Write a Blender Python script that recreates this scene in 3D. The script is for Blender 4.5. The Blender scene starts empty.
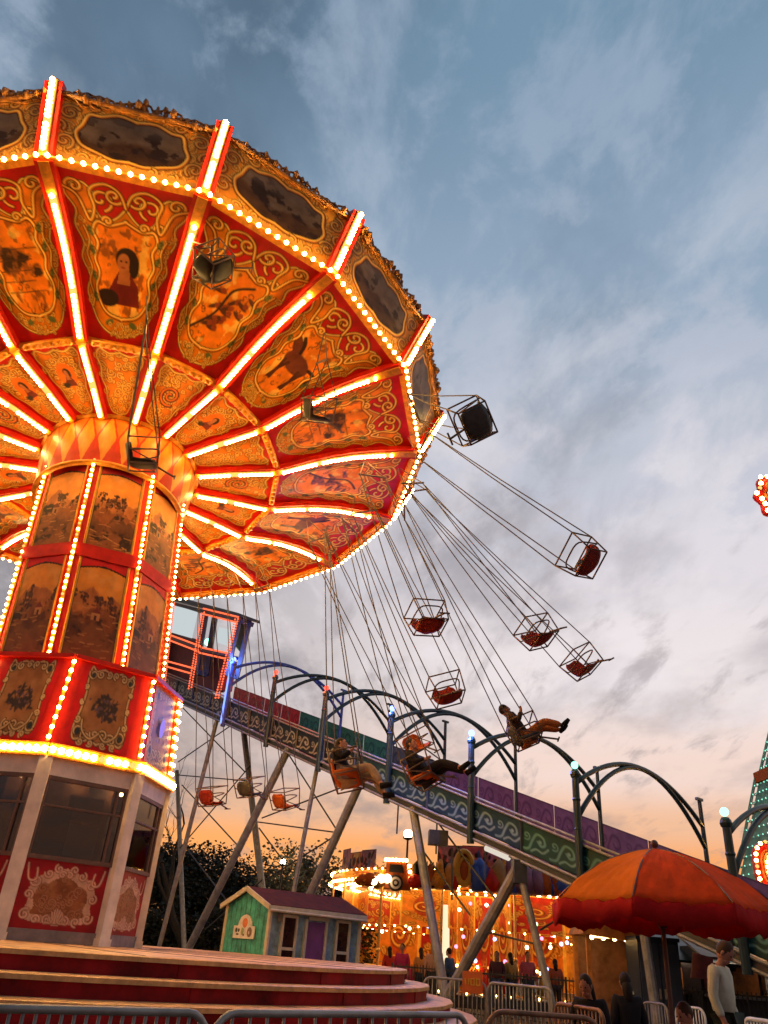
import bpy, bmesh, math, random
import numpy as np
from mathutils import Vector, Matrix
random.seed(7); rng = np.random.default_rng(11)
PI = math.pi
SC = bpy.context.scene
COL = SC.collection
EYE = 1.35

# ------------------------------------------------------------------ camera
F_PX, PITCH, ROLL = 769.0, math.radians(29.9), math.radians(4.4)
FW = Vector((0, math.cos(PITCH), math.sin(PITCH)))
UP0 = Vector((0, -math.sin(PITCH), math.cos(PITCH)))
RT0 = Vector((1, 0, 0))
RT = RT0 * math.cos(ROLL) + UP0 * math.sin(ROLL)
UP = UP0 * math.cos(ROLL) - RT0 * math.sin(ROLL)
CAMP = Vector((0, 0, EYE))
cd = bpy.data.cameras.new('camera'); cam = bpy.data.objects.new('camera', cd); COL.objects.link(cam)
m3 = Matrix((RT, UP, -FW)).transposed()
cam.matrix_world = Matrix.Translation(CAMP) @ m3.to_4x4()
cd.sensor_fit = 'VERTICAL'; cd.sensor_height = 24; cd.sensor_width = 18
cd.lens = F_PX / 1024 * 24; cd.clip_start = .05; cd.clip_end = 2000
SC.camera = cam

def ray(px, py): return FW + RT * ((px - 384) / F_PX) + UP * ((512 - py) / F_PX)
def at(px, py, Y):
    "surveyed point: where the sight line through a photo pixel meets the depth Y"
    d = ray(px, py); return CAMP + d * (Y / d.y)
def atz(px, py, z):
    d = ray(px, py); return CAMP + d * ((z - EYE) / d.z)

# ------------------------------------------------------------------ object helpers
def tag(o, label=None, cat=None, group=None, kind=None):
    if label: o['label'] = label
    if cat: o['category'] = cat
    if group: o['group'] = group
    if kind: o['kind'] = kind
    return o
def empty(name, loc=(0, 0, 0), rz=0., M=None):
    o = bpy.data.objects.new(name, None); COL.objects.link(o); o.empty_display_size = .2
    if M is not None: o.matrix_world = M
    else: o.location = loc; o.rotation_euler = (0, 0, rz)
    bpy.context.view_layer.update()
    return o
def link(name, me, parent=None, M=None):
    """link a mesh whose coordinates are in world space (M None) or placed by world matrix M"""
    o = bpy.data.objects.new(name, me); COL.objects.link(o)
    M = Matrix() if M is None else M
    if parent is not None:
        o.parent = parent
        o.matrix_basis = wm(parent).inverted() @ M
    else: o.matrix_basis = M
    return o
def wm(o):
    m = o.matrix_basis.copy()
    while o.parent is not None:
        o = o.parent; m = o.matrix_basis @ m
    return m
def origin_to(o, p):
    p = Vector(p); o.data.transform(Matrix.Translation(-p)); o.location = p; return o
def frame(o, x, y, z):
    M = Matrix((x, y, z)).transposed().to_4x4(); M.translation = Vector(o); return M
def basis(d, up=Vector((0, 0, 1))):
    d = Vector(d).normalized(); up = Vector(up)
    if abs(d.dot(up)) > .98: up = Vector((0, 1, 0))
    s = d.cross(up).normalized(); return d, s, s.cross(d).normalized()
class MB:
    def __init__(s): s.v = []; s.f = []; s.mi = []; s.cur = 0
    def add(s, vs, fs):
        b = len(s.v); s.v += [tuple(v) for v in vs]
        for f in fs: s.f.append(tuple(b + i for i in f)); s.mi.append(s.cur)
        return s
    def box(s, c, sz, M=None):
        x, y, z = sz[0] / 2, sz[1] / 2, sz[2] / 2; c = Vector(c)
        vs = [Vector((a * x, b * y, d * z)) for a in (-1, 1) for b in (-1, 1) for d in (-1, 1)]
        if M is not None: vs = [M @ v for v in vs]
        return s.add([c + v for v in vs], [(0, 1, 3, 2), (4, 6, 7, 5), (0, 4, 5, 1), (2, 3, 7, 6), (0, 2, 6, 4), (1, 5, 7, 3)])
    def beam(s, p0, p1, w, h, up=(0, 0, 1), w1=None, h1=None):
        p0 = Vector(p0); p1 = Vector(p1); d, sd, u = basis(p1 - p0, up)
        w1 = w if w1 is None else w1; h1 = h if h1 is None else h1
        vs = [p + sd * (a * ww / 2) + u * (b * hh / 2) for p, ww, hh in ((p0, w, h), (p1, w1, h1)) for a, b in ((-1, -1), (1, -1), (1, 1), (-1, 1))]
        return s.add(vs, [(0, 1, 2, 3), (7, 6, 5, 4), (0, 4, 5, 1), (1, 5, 6, 2), (2, 6, 7, 3), (3, 7, 4, 0)])
    def tube(s, pts, r, n=8, cap=True):
        pts = [Vector(p) for p in pts]; k = len(pts)
        rr = r if isinstance(r, (list, tuple)) else [r] * k
        vs = []; prev = None
        for i, p in enumerate(pts):
            d = (pts[min(i + 1, k - 1)] - pts[max(i - 1, 0)]).normalized()
            if prev is None: _, sd, u = basis(d)
            else:
                sd = (prev - d * prev.dot(d)).normalized(); u = sd.cross(d)
            prev = sd
            vs += [p + (sd * math.cos(2 * PI * j / n) + u * math.sin(2 * PI * j / n)) * rr[i] for j in range(n)]
        fs = [(i * n + j, i * n + (j + 1) % n, (i + 1) * n + (j + 1) % n, (i + 1) * n + j) for i in range(k - 1) for j in range(n)]
        if cap: fs += [tuple(range(n))[::-1], tuple((k - 1) * n + j for j in range(n))]
        return s.add(vs, fs)
    def lathe(s, prof, n=24, M=None, a0=0., a1=2 * PI):
        full = abs(a1 - a0 - 2 * PI) < 1e-6; c = n if full else n + 1
        vs = []
        for r, z in prof:
            for j in range(c):
                a = a0 + (a1 - a0) * j / n; v = Vector((r * math.cos(a), r * math.sin(a), z))
                vs.append(M @ v if M is not None else v)
        fs = [(i * c + j, i * c + (j + 1) % c, (i + 1) * c + (j + 1) % c, (i + 1) * c + j) for i in range(len(prof) - 1) for j in range(n)]
        return s.add(vs, fs)
    def ball(s, c, r, sc=(1, 1, 1), n=8, m=6, M=None):
        vs = []; c = Vector(c)
        for i in range(m + 1):
            t = PI * i / m
            for j in range(n):
                v = Vector((math.sin(t) * math.cos(2 * PI * j / n) * sc[0], math.sin(t) * math.sin(2 * PI * j / n) * sc[1], math.cos(t) * sc[2])) * r
                vs.append(c + (M @ v if M is not None else v))
        return s.add(vs, [(i * n + j, (i + 1) * n + j, (i + 1) * n + (j + 1) % n, i * n + (j + 1) % n) for i in range(m) for j in range(n)])
    def bulb(s, c, r):
        old = s.cur
        if s.cur == 0 and random.random() < .09: s.cur = 2
        g = (1 + 5 ** .5) / 2; q = r / math.hypot(1, g); c = Vector(c)
        vs = [(-1, g, 0), (1, g, 0), (-1, -g, 0), (1, -g, 0), (0, -1, g), (0, 1, g), (0, -1, -g), (0, 1, -g), (g, 0, -1), (g, 0, 1), (-g, 0, -1), (-g, 0, 1)]
        fs = [(0, 11, 5), (0, 5, 1), (0, 1, 7), (0, 7, 10), (0, 10, 11), (1, 5, 9), (5, 11, 4), (11, 10, 2), (10, 7, 6), (7, 1, 8), (3, 9, 4), (3, 4, 2), (3, 2, 6), (3, 6, 8), (3, 8, 9), (4, 9, 5), (2, 4, 11), (6, 2, 10), (8, 6, 7), (9, 8, 1)]
        s.add([c + Vector(v) * q * random.uniform(.93, 1.05) for v in vs], fs); s.cur = old; return s
    def prism(s, poly, off):
        "closed outline (list of 3D points) extruded by vector off"
        n = len(poly); off = Vector(off)
        return s.add([Vector(p) for p in poly] + [Vector(p) + off for p in poly],
                     [tuple(range(n)), tuple(range(2 * n - 1, n - 1, -1))] + [(i, i + n, (i + 1) % n + n, (i + 1) % n) for i in range(n)])
    def mesh(s, name, mats, smooth=False):
        me = bpy.data.meshes.new(name); me.from_pydata(s.v, [], s.f)
        mats = mats if isinstance(mats, (list, tuple)) else [mats]
        for m in mats: me.materials.append(m)
        if len(mats) > 1: me.polygons.foreach_set('material_index', s.mi)
        if smooth: me.polygons.foreach_set('use_smooth', [True] * len(s.f))
        me.update(); return me
    def build(s, name, mats, parent=None, M=None, smooth=False):
        return link(name, s.mesh(name, mats, smooth), parent, M)
def root_mesh(name, mb, mats, loc, smooth=False):
    o = mb.build(name, mats, smooth=smooth); return origin_to(o, loc)
def copy_tree(o, parent=None):
    c = o.copy(); COL.objects.link(c)
    if parent is not None: c.parent = parent
    for ch in list(o.children): copy_tree(ch, c)
    return c
def catmull(pts, n=8, closed=False):
    pts = [np.array(p, float) for p in pts]; out = []; k = len(pts)
    for i in range(k if closed else k - 1):
        g = (lambda j: pts[j % k]) if closed else (lambda j: pts[min(max(j, 0), k - 1)])
        a, b, c, d = g(i - 1), g(i), g(i + 1), g(i + 2)
        for t in np.arange(n) / n:
            out.append(.5 * (2 * b + (c - a) * t + (2 * a - 5 * b + 4 * c - d) * t * t + (3 * b - a - 3 * c + d) * t ** 3))
    if not closed: out.append(pts[-1])
    return np.array(out)

# ------------------------------------------------------------------ materials
def nt(name):
    m = bpy.data.materials.new(name); m.use_nodes = True
    t = m.node_tree; return m, t, t.nodes['Principled BSDF']
def mat(name, c, rough=.5, metal=0., var=.18, scale=6., bump=0., spec=.5, coat=0., bscale=None, c2=None, sheen=0):
    m, t, b = nt(name); N = t.nodes; L = t.links
    tc = N.new('ShaderNodeTexCoord'); nz = N.new('ShaderNodeTexNoise')
    nz.inputs['Scale'].default_value = scale; nz.inputs['Detail'].default_value = 6; nz.inputs['Roughness'].default_value = .65
    L.new(tc.outputs['Object'], nz.inputs['Vector'])
    r = N.new('ShaderNodeValToRGB'); L.new(nz.outputs['Fac'], r.inputs['Fac'])
    c2 = c2 or c
    lo = [max(0, x * (1 - var * 1.6)) for x in c]; hi = [min(1, x * (1 + var)) for x in c2]
    r.color_ramp.elements[0].position = .3; r.color_ramp.elements[1].position = .7
    r.color_ramp.elements[0].color = (*lo, 1); r.color_ramp.elements[1].color = (*hi, 1)
    L.new(r.outputs['Color'], b.inputs['Base Color'])
    mr = N.new('ShaderNodeMapRange'); L.new(nz.outputs['Fac'], mr.inputs['Value'])
    mr.inputs['To Min'].default_value = max(.02, rough - .12); mr.inputs['To Max'].default_value = min(1, rough + .12)
    L.new(mr.outputs['Result'], b.inputs['Roughness'])
    b.inputs['Metallic'].default_value = metal; b.inputs['Specular IOR Level'].default_value = spec
    b.inputs['Coat Weight'].default_value = coat
    if bump:
        n2 = N.new('ShaderNodeTexNoise'); n2.inputs['Scale'].default_value = bscale or scale * 6; n2.inputs['Detail'].default_value = 4
        L.new(tc.outputs['Object'], n2.inputs['Vector'])
        bp = N.new('ShaderNodeBump'); bp.inputs['Strength'].default_value = bump; bp.inputs['Distance'].default_value = .02
        L.new(n2.outputs['Fac'], bp.inputs['Height']); L.new(bp.outputs['Normal'], b.inputs['Normal'])
    return m
def emit(name, c, s):
    m = bpy.data.materials.new(name); m.use_nodes = True; t = m.node_tree; t.nodes.clear()
    e = t.nodes.new('ShaderNodeEmission'); e.inputs['Color'].default_value = (*c, 1); e.inputs['Strength'].default_value = s
    o = t.nodes.new('ShaderNodeOutputMaterial'); t.links.new(e.outputs[0], o.inputs[0]); return m
def artmat(name, rough=.4, coat=.15):
    m, t, b = nt(name); N = t.nodes; L = t.links
    a = N.new('ShaderNodeAttribute'); a.attribute_name = 'paint'
    tc = N.new('ShaderNodeTexCoord'); nz = N.new('ShaderNodeTexNoise'); nz.inputs['Scale'].default_value = 5; nz.inputs['Detail'].default_value = 8
    L.new(tc.outputs['Object'], nz.inputs['Vector'])
    r = N.new('ShaderNodeMapRange'); r.inputs['From Min'].default_value = .3; r.inputs['From Max'].default_value = .7
    r.inputs['To Min'].default_value = .78; r.inputs['To Max'].default_value = 1.12
    L.new(nz.outputs['Fac'], r.inputs['Value'])
    mx = N.new('ShaderNodeMix'); mx.data_type = 'RGBA'; mx.blend_type = 'MULTIPLY'; mx.inputs['Factor'].default_value = 1
    L.new(a.outputs['Color'], mx.inputs['A']); L.new(r.outputs['Result'], mx.inputs['B'])
    L.new(mx.outputs['Result'], b.inputs['Base Color'])
    b.inputs['Roughness'].default_value = rough; b.inputs['Specular IOR Level'].default_value = .22
    return m
def glassmat(name, tint=(.7, .75, .8), mixf=.55):
    m = bpy.data.materials.new(name); m.use_nodes = True; t = m.node_tree; t.nodes.clear(); N = t.nodes; L = t.links
    tr = N.new('ShaderNodeBsdfTransparent'); tr.inputs['Color'].default_value = (*tint, 1)
    gl = N.new('ShaderNodeBsdfGlossy'); gl.inputs['Roughness'].default_value = .03; gl.inputs['Color'].default_value = (1, 1, 1, 1)
    fr = N.new('ShaderNodeFresnel'); fr.inputs['IOR'].default_value = 1.7
    mx = N.new('ShaderNodeMixShader'); o = N.new('ShaderNodeOutputMaterial')
    L.new(fr.outputs[0], mx.inputs[0]); L.new(tr.outputs[0], mx.inputs[1]); L.new(gl.outputs[0], mx.inputs[2]); L.new(mx.outputs[0], o.inputs[0])
    return m
M_ = dict(
    art=artmat('painted_artwork'), gold=mat('gold_paint', (.80, .28, .015), .4, .1, .25, 9, .15, spec=.3),
    red=mat('red_enamel', (.60, .018, .006), .4, 0, .2, 4, .03, spec=.2), dred=mat('dark_red_paint', (.26, .007, .009), .55, 0, .45, 2.2, .12, spec=.15),
    bulb=emit('warm_bulb', (1, .55, .15), 64.), bulbhot=emit('hot_bulb', (1, .56, .15), 95.),
    bulbdim=emit('small_warm_bulb', (1, .57, .17), 30.),
    cream=mat('aged_cream_paint', (.78, .64, .52), .55, 0, .15, 3, .05), kick=mat('grey_kickboard', (.22, .17, .16), .7, 0, .25, 5, .1),
    wood=mat('varnished_deck_wood', (.64, .36, .17), .5, 0, .45, 2.5, .1), nosing=mat('worn_yellow_nosing', (.62, .33, .12), .5, .1, .25, 8, .1),
    dark=mat('dark_interior', (.03, .022, .018), .6, 0, .3, 3), frame=mat('window_frame_brown', (.12, .06, .04), .5, 0, .2, 6),
    panel_wood=mat('interior_wood', (.36, .17, .08), .5, 0, .3, 4),
    glass=glassmat('window_glass', (.42, .42, .42)), seatdark=mat('black_seat_shell', (.016, .013, .012), .6, 0, .3, 8, spec=.2), chain=mat('steel_chain', (.075, .062, .055), .65, .1, .2, 30, spec=.2),
    seatred=mat('red_seat_plastic', (.26, .028, .020), .75, 0, .25, 8, spec=.12), seatgrey=mat('grey_seat_shell', (.06, .057, .055), .5, 0, .3, 8),
    seator=mat('orange_seat_plastic', (.42, .09, .02), .75, 0, .2, 8, spec=.12), tube=mat('seat_tube_steel', (.14, .085, .065), .6, .1, .2, 20, spec=.25),
    green=mat('dark_green_paint', (.007, .026, .024), .4, .1, .25, 5, .03), blue=mat('blue_paint_and_lamplight', (.035, .09, .42), .4, .1, .25, 5, .03),  # the blue also puts lamp light into the colour of the first slide arch
    steel=mat('galvanised_steel', (.25, .24, .225), .45, .25, .25, 5, .05), dsteel=mat('weathered_dark_steel', (.05, .052, .052), .5, .2, .3, 4, .1),
    white=mat('white_paint', (.72, .72, .70), .45, 0, .1, 4), bed=mat('slide_bed_plastic', (.30, .32, .34), .3, 0, .2, 2),
    bulbold=emit('ageing_bulb', (1, .48, .12), 1.6),
    stallfill=emit('stall_fill_glow', (1, .70, .48), 9),
    lens=emit('bulb_glow_edge', (1, .52, .09), 1.6),  # glow around the bulbs, given to an added emissive backing strip
    rope=emit('red_rope_light', (1, .10, .035), 1.6), lampred=emit('red_lamp', (1, .05, .028), 4.5), lampblue=emit('blue_lamp', (.12, .20, 1), 7), lampgreen=emit('green_lamp', (.30, 1, .72), 2.6),
    lampwhite=emit('white_lamp', (1, .86, .62), 60), screen=emit('bright_screen', (.72, .80, .82), .8), greenled=emit('green_led', (.30, 1, .72), 1.6),
    hutgreen=mat('green_board', (.045, .31, .26), .6, 0, .45, 5, .2), hutblue=mat('blue_board', (.15, .26, .34), .6, 0, .40, 5, .2), purple=mat('purple_door', (.13, .04, .17), .5, 0, .2, 4),
    roof=mat('maroon_roof', (.055, .015, .011), .8, 0, .35, 5, .2, spec=.12), trim=mat('pale_trim', (.42, .40, .31), .55, 0, .15, 6),
    
    pole=mat('brown_pole', (.10, .035, .028), .45, .2, .2, 8), bark=mat('bark', (.035, .028, .022), .9, 0, .35, 12, .5),
    leaf=mat('dark_leaves', (.014, .020, .011), .7, 0, .5, 1.2), leaf2=mat('lamplit_leaves', (.10, .10, .055), .7, 0, .5, 1.2), leaf3=mat('olive_leaves', (.032, .034, .014), .7, 0, .5, 1.2),  # the pale second tone has lamp light put into the leaf colour
    asphalt=mat('fairground_asphalt', (.05, .047, .045), .85, 0, .3, 1.3, .4, bscale=60), concrete=mat('concrete', (.25, .23, .21), .8, 0, .2, 2, .2),
    navy=mat('navy_cabinet', (.015, .03, .065), .5, 0, .2, 4), black=mat('black_cloth', (.012, .011, .012), .85, 0, .3, 8, spec=.1), 
    amber=mat('amber_board', (.55, .20, .03), .5, 0, .25, 5), pink=mat('pink_banner', (.62, .20, .22), .6, 0, .2, 4), signor=mat('orange_sign', (.70, .14, .01), .5, 0, .1, 5), yellow=mat('yellow_lettering', (.75, .42, .03), .5, 0, .1, 8),
    brass=mat('brass_pole', (.62, .38, .12), .3, .8, .2, 10), brown=mat('rusty_barrier', (.26, .13, .07), .55, .4, .3, 9),
)

# ------------------------------------------------------------------ painter: artwork as point colours on fine grids
GOLD, BRI, DK, RED, ORA, GRN = map(np.array, ((.74, .195, .006), (1., .66, .11), (.022, .007, .003), (.58, .007, .003), (.80, .165, .005), (.12, .14, .03)))
def fbm(h, w, s=6, o=5, sx=1.):
    out = np.zeros((h, w)); amp = 1.; tot = 0
    for k in range(o):
        gy, gx = max(2, int(s * 2 ** k) + 1), max(2, int(s * sx * 2 ** k) + 1)
        g = rng.random((gy + 1, gx + 1)); y = np.linspace(0, gy - 1e-3, h); x = np.linspace(0, gx - 1e-3, w)
        yi = y.astype(int); xi = x.astype(int); fy = (y - yi)[:, None]; fx = (x - xi)[None]
        fy = fy * fy * (3 - 2 * fy); fx = fx * fx * (3 - 2 * fx)
        v = (g[yi][:, xi] * (1 - fy) * (1 - fx) + g[yi + 1][:, xi] * fy * (1 - fx) + g[yi][:, xi + 1] * (1 - fy) * fx + g[yi + 1][:, xi + 1] * fy * fx)
        out += v * amp; tot += amp; amp *= .55
    return out / tot
class Cv:
    def __init__(s, w, h, col, var=.25):
        s.w, s.h = w, h; s.a = np.tile(np.array(col, float), (h, w, 1)) * (1 + var * (fbm(h, w, 5)[..., None] - .5) * 2)
        s.X, s.Y = np.meshgrid(np.arange(w) + .5, np.arange(h) + .5)
    def blend(s, m, col, var=0.):
        col = np.array(col, float)
        if var: col = col * (1 + var * (fbm(s.h, s.w, 9)[..., None] - .5) * 2)
        s.a = s.a * (1 - m[..., None]) + col * m[..., None]; return s
    def stroke(s, pts, wd, col):
        pts = np.asarray(pts, float); m = np.zeros((s.h, s.w)); n = len(pts)
        for i in range(n - 1):
            a, b = pts[i], pts[i + 1]; t = i / max(1, n - 1); w_ = wd(t) if callable(wd) else wd
            x0, x1 = int(max(0, min(a[0], b[0]) - w_ - 2)), int(min(s.w, max(a[0], b[0]) + w_ + 2)); y0, y1 = int(max(0, min(a[1], b[1]) - w_ - 2)), int(min(s.h, max(a[1], b[1]) + w_ + 2))
            if x1 <= x0 or y1 <= y0: continue
            X, Y = s.X[y0:y1, x0:x1], s.Y[y0:y1, x0:x1]; d = b - a; q = d @ d + 1e-9
            u = np.clip(((X - a[0]) * d[0] + (Y - a[1]) * d[1]) / q, 0, 1)
            D = np.hypot(X - a[0] - u * d[0], Y - a[1] - u * d[1])
            m[y0:y1, x0:x1] = np.maximum(m[y0:y1, x0:x1], np.clip(w_ / 2 - D + .5, 0, 1))
        return s.blend(m, col)
    def gold(s, pts, w, a=DK, b=GOLD, c=BRI):
        s.stroke(pts, w * 1.9, a); s.stroke(pts, w, b); s.stroke(np.asarray(pts) + np.array((-.2, -.2)) * w, w * .55, c); return s
    def ell(s, cx, cy, rx, ry, col, rot=0, soft=1., var=0.):
        x = s.X - cx; y = s.Y - cy; c, n = math.cos(rot), math.sin(rot); u = (x * c + y * n) / rx; v = (-x * n + y * c) / ry
        d = (1 - np.sqrt(u * u + v * v)) * min(rx, ry); return s.blend(np.clip(d / soft + .5, 0, 1), col, var)
    def inside(s, pts):
        pts = np.asarray(pts, float); m = np.zeros((s.h, s.w), bool); n = len(pts)
        for i in range(n):
            x0, y0 = pts[i]; x1, y1 = pts[(i + 1) % n]
            if y0 == y1: continue
            m ^= ((y0 > s.Y) != (y1 > s.Y)) & (s.X < (x1 - x0) * (s.Y - y0) / (y1 - y0) + x0)
        return m.astype(float)
    def poly(s, pts, col, var=0.): return s.blend(s.inside(pts), col, var)
def spiral(cx, cy, r, a0, turns, d=1, n=22):
    t = np.linspace(0, 1, n); a = a0 + d * turns * 2 * PI * t; q = r * (1 - .85 * t)
    return np.stack([cx + q * np.cos(a), cy + q * np.sin(a)], 1)
def flourish(c, x, y, r, w, flip=1, ang=0., cols=None):
    cols = cols or (DK, GOLD, BRI)
    c.gold(spiral(x, y, r, ang, 1.3, flip), w, *cols)
def filigree(c, x0, y0, x1, y1, n, r=(2, 5), w=.8, cols=None, mask=None):
    for _ in range(n):
        x, y = rng.uniform(x0, x1), rng.uniform(y0, y1)
        if mask is not None and not mask[int(min(c.h - 1, max(0, y))), int(min(c.w - 1, max(0, x)))]: continue
        flourish(c, x, y, rng.uniform(*r), w, rng.choice((-1, 1)), rng.uniform(0, 6.3), cols)
def mirror(half, w, h):
    half = np.array(half, float); P = np.concatenate([half, half[::-1] * np.array((-1, 1))])
    P = catmull(P, 6, True); return np.stack([w / 2 + P[:, 0] * w / 2, P[:, 1] * h], 1)
def figure(c, kind, cx, cy, s):
    if kind == 'lady':
        c.ell(cx + s * .05, cy - s * .32, s * .34, s * .36, (.018, .008, .006)); c.ell(cx + s * .3, cy - s * .15, s * .16, s * .35, (.018, .008, .006))
        c.poly([(cx - s * .16, cy), (cx + s * .12, cy), (cx + s * .5, cy + s * .45), (cx + s * .62, cy + s), (cx - s * .7, cy + s), (cx - s * .45, cy + s * .5)], (.16, .012, .01), .4)
        c.ell(cx - s * .55, cy + s * .85, s * .4, s * .25, (.02, .008, .006)); c.poly([(cx - s * .13, cy - s * .2), (cx + s * .12, cy - s * .2), (cx + s * .22, cy + s * .42), (cx - s * .24, cy + s * .42)], (.42, .13, .035))
        c.ell(cx - s * .05, cy - s * .22, s * .19, s * .27, (.46, .15, .045), .15); c.ell(cx - s * .12, cy - s * .26, s * .04, s * .03, (.03, .01, .01)); c.ell(cx + s * .04, cy - s * .26, s * .04, s * .03, (.03, .01, .01)); c.ell(cx - s * .05, cy - s * .08, s * .07, s * .025, (.25, .015, .01))
    elif kind == 'horse':
        b = (.16, .035, .012)
        c.ell(cx, cy, s * .62, s * .34, b, .1, var=.4); c.ell(cx - s * .62, cy - s * .5, s * .34, s * .17, b, .75, var=.3); c.poly([(cx - s * .5, cy - s * .1), (cx - s * .2, cy - s * .3), (cx - s * .52, cy - s * .72), (cx - s * .74, cy - s * .5)], b, .3)
        for dx, q in ((-.45, .1), (-.25, -.12), (.35, .12), (.52, -.05)): c.stroke([(cx + s * dx, cy + s * .15), (cx + s * (dx + q), cy + s * .55), (cx + s * (dx + q * .4), cy + s * .9)], s * .13, (.08, .02, .008))
        c.stroke(catmull([(cx + s * .55, cy - s * .15), (cx + s * .85, cy - s * .1), (cx + s * .9, cy + s * .4)], 6), s * .14, (.03, .012, .006)); c.stroke(catmull([(cx - s * .25, cy - s * .35), (cx - s * .4, cy - s * .62), (cx - s * .6, cy - s * .8)], 6), s * .13, (.03, .012, .006))
    elif kind == 'scene':
        h = fbm(c.h, c.w, 7, 5, .5); r = np.clip(1.15 - np.hypot((c.X - cx) / (s * 1.05), (c.Y - cy) / (s * 1.35)), 0, 1)
        c.blend(np.clip((h * r ** .5 - .40) * 12, 0, 1), (.05, .022, .009)); c.blend(np.clip((fbm(c.h, c.w, 16) * r - .42) * 10, 0, 1) * .8, (.30, .09, .015))
        for k in range(5): c.stroke([(cx - s * .8, cy - s * .5 + k * s * .3), (cx + s * rng.uniform(.2, .8), cy - s * .46 + k * s * .3)], 1., (.09, .035, .012))
    elif kind == 'birds':
        for _ in range(16):
            x, y, a = cx + rng.normal() * s * .4, cy + rng.normal() * s * .5, rng.uniform(-1, 1); c.ell(x, y, s * .22, s * .07, (.09, .03, .012), a); c.ell(x + s * .1, y - s * .05, s * .1, s * .09, (.3, .05, .015), a)
        c.stroke(catmull([(cx - s * .8, cy + s), (cx - s * .2, cy + s * .3), (cx, cy - s * .6), (cx + s * .5, cy - s)], 8), s * .09, (.04, .02, .01))
def outer_art(kind):
    w, h = 118, 166; c = Cv(w, h, RED, .3)
    half = [(0, .19), (.14, .255), (.30, .285), (.44, .24), (.45, .15), (.58, .085), (.76, .10), (.86, .16), (.74, .25), (.79, .34), (.70, .44), (.76, .53), (.66, .63), (.73, .72), (.64, .82), (.52, .89), (.30, .935), (0, .95)]
    P = mirror(half, w, h); c.poly(P, GOLD, .35); gm = c.inside(P)
    c.stroke(np.vstack([P, P[:1]]), 3.2, DK); c.stroke(np.vstack([P, P[:1]]), 1.5, BRI)
    I = mirror([(0, .27), (.25, .31), (.44, .30), (.52, .36), (.46, .43), (.53, .52), (.47, .60), (.54, .69), (.46, .78), (.30, .83), (0, .85)], w, h)
    c.poly(I, ORA * np.array((1.1, 1.35, 1.2)), .3)
    mk = c.inside(I); c.blend(mk * np.clip((fbm(h, w, 14, 4) - .60) * 9, 0, .75), (.16, .045, .01)); c.blend(mk * np.clip((fbm(h, w, 10, 4) - .60) * 7, 0, .6), BRI)
    for _ in range(14): x, y = w * rng.uniform(.30, .70), h * rng.uniform(.36, .84); c.stroke(spiral(x, y, rng.uniform(2, 5), rng.uniform(0, 6), .6, rng.choice((-1, 1)), 8), 1., (.07, .025, .008))
    figure(c, kind, w * .5, h * .56, 34)
    filigree(c, w * .1, h * .3, w * .9, h * .96, 230, (1.5, 4.4), 1.0, None, gm * (1 - c.inside(mirror([(0, .24), (.5, .28), (.60, .5), (.58, .8), (0, .88)], w, h))))
    c.gold(np.vstack([I, I[:1]]), 2.4)
    O = np.array([(w / 2 + sx * x * w / 2, y * h) for sx in (1,) for x, y in [(.66, .34), (.60, .42), (.66, .5), (.60, .58), (.66, .66), (.60, .74), (.64, .8)]])
    for sg in (1, -1):
        Q = catmull(O, 6); Q = np.stack([w / 2 + sg * (Q[:, 0] - w / 2), Q[:, 1]], 1); c.gold(Q, 1.8)
        for yy in (.36, .47, .62, .74): c.ell(w / 2 + sg * w * .285, yy * h, 2.2, 5.5, GRN, sg * .25); c.stroke(spiral(w / 2 + sg * w * .285, yy * h, 4.5, 1, 1, sg), .8, DK)
        c.ell(w / 2 + sg * w * .14, .875 * h, 6, 3, GRN, sg * .3)
        # crest scrolls with red hearts
        for (x, y, r, a, d) in ((.36, .165, 11, 1.9, 1), (.17, .13, 8, 2.6, -1), (.70, .115, 7.5, .2, -1), (.52, .27, 5, 3, 1), (.28, .285, 4.5, 0, -1)):
            c.gold(spiral(w / 2 + sg * x * w / 2, y * h, r, (PI - a) if sg < 0 else a, 1.15, d * sg), 2.3)
        c.gold(catmull([(w / 2 + sg * x * w / 2, y * h) for x, y in ((.0, .19), (.10, .10), (.30, .07), (.50, .12), (.46, .22), (.55, .30), (.68, .17), (.86, .13))], 7), 2.2)
    filigree(c, w * .34, h * .86, w * .66, h * .95, 22, (1.5, 3), .8)
    return c.a
def inner_art(kind):
    w, h = 64, 86; c = Cv(w, h, RED * .9, .3)
    P = mirror([(0, .09), (.3, .12), (.58, .08), (.70, .18), (.62, .32), (.66, .46), (.55, .6), (.56, .74), (.42, .88), (.2, .91), (0, .93)], w, h); c.poly(P, GOLD, .4); gm = c.inside(P)
    filigree(c, 4, 4, w - 4, h - 4, 150, (2, 5), 1.2, None, gm)
    if kind == 'head':
        c.ell(w / 2, h * .42, 11, 14, ORA); figure(c, 'lady', w / 2, h * .42, 12)
    elif kind == 'swirl':
        c.gold(spiral(w / 2, h * .45, 13, 1, 1.6, 1), 2.6, DK, (.2, .02, .01), ORA); flourish(c, w * .45, h * .72, 7, 1.6)
    c.stroke(np.vstack([P, P[:1]]), 2.6, DK); c.stroke(np.vstack([P, P[:1]]), 1.4, BRI)
    return c.a
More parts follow.
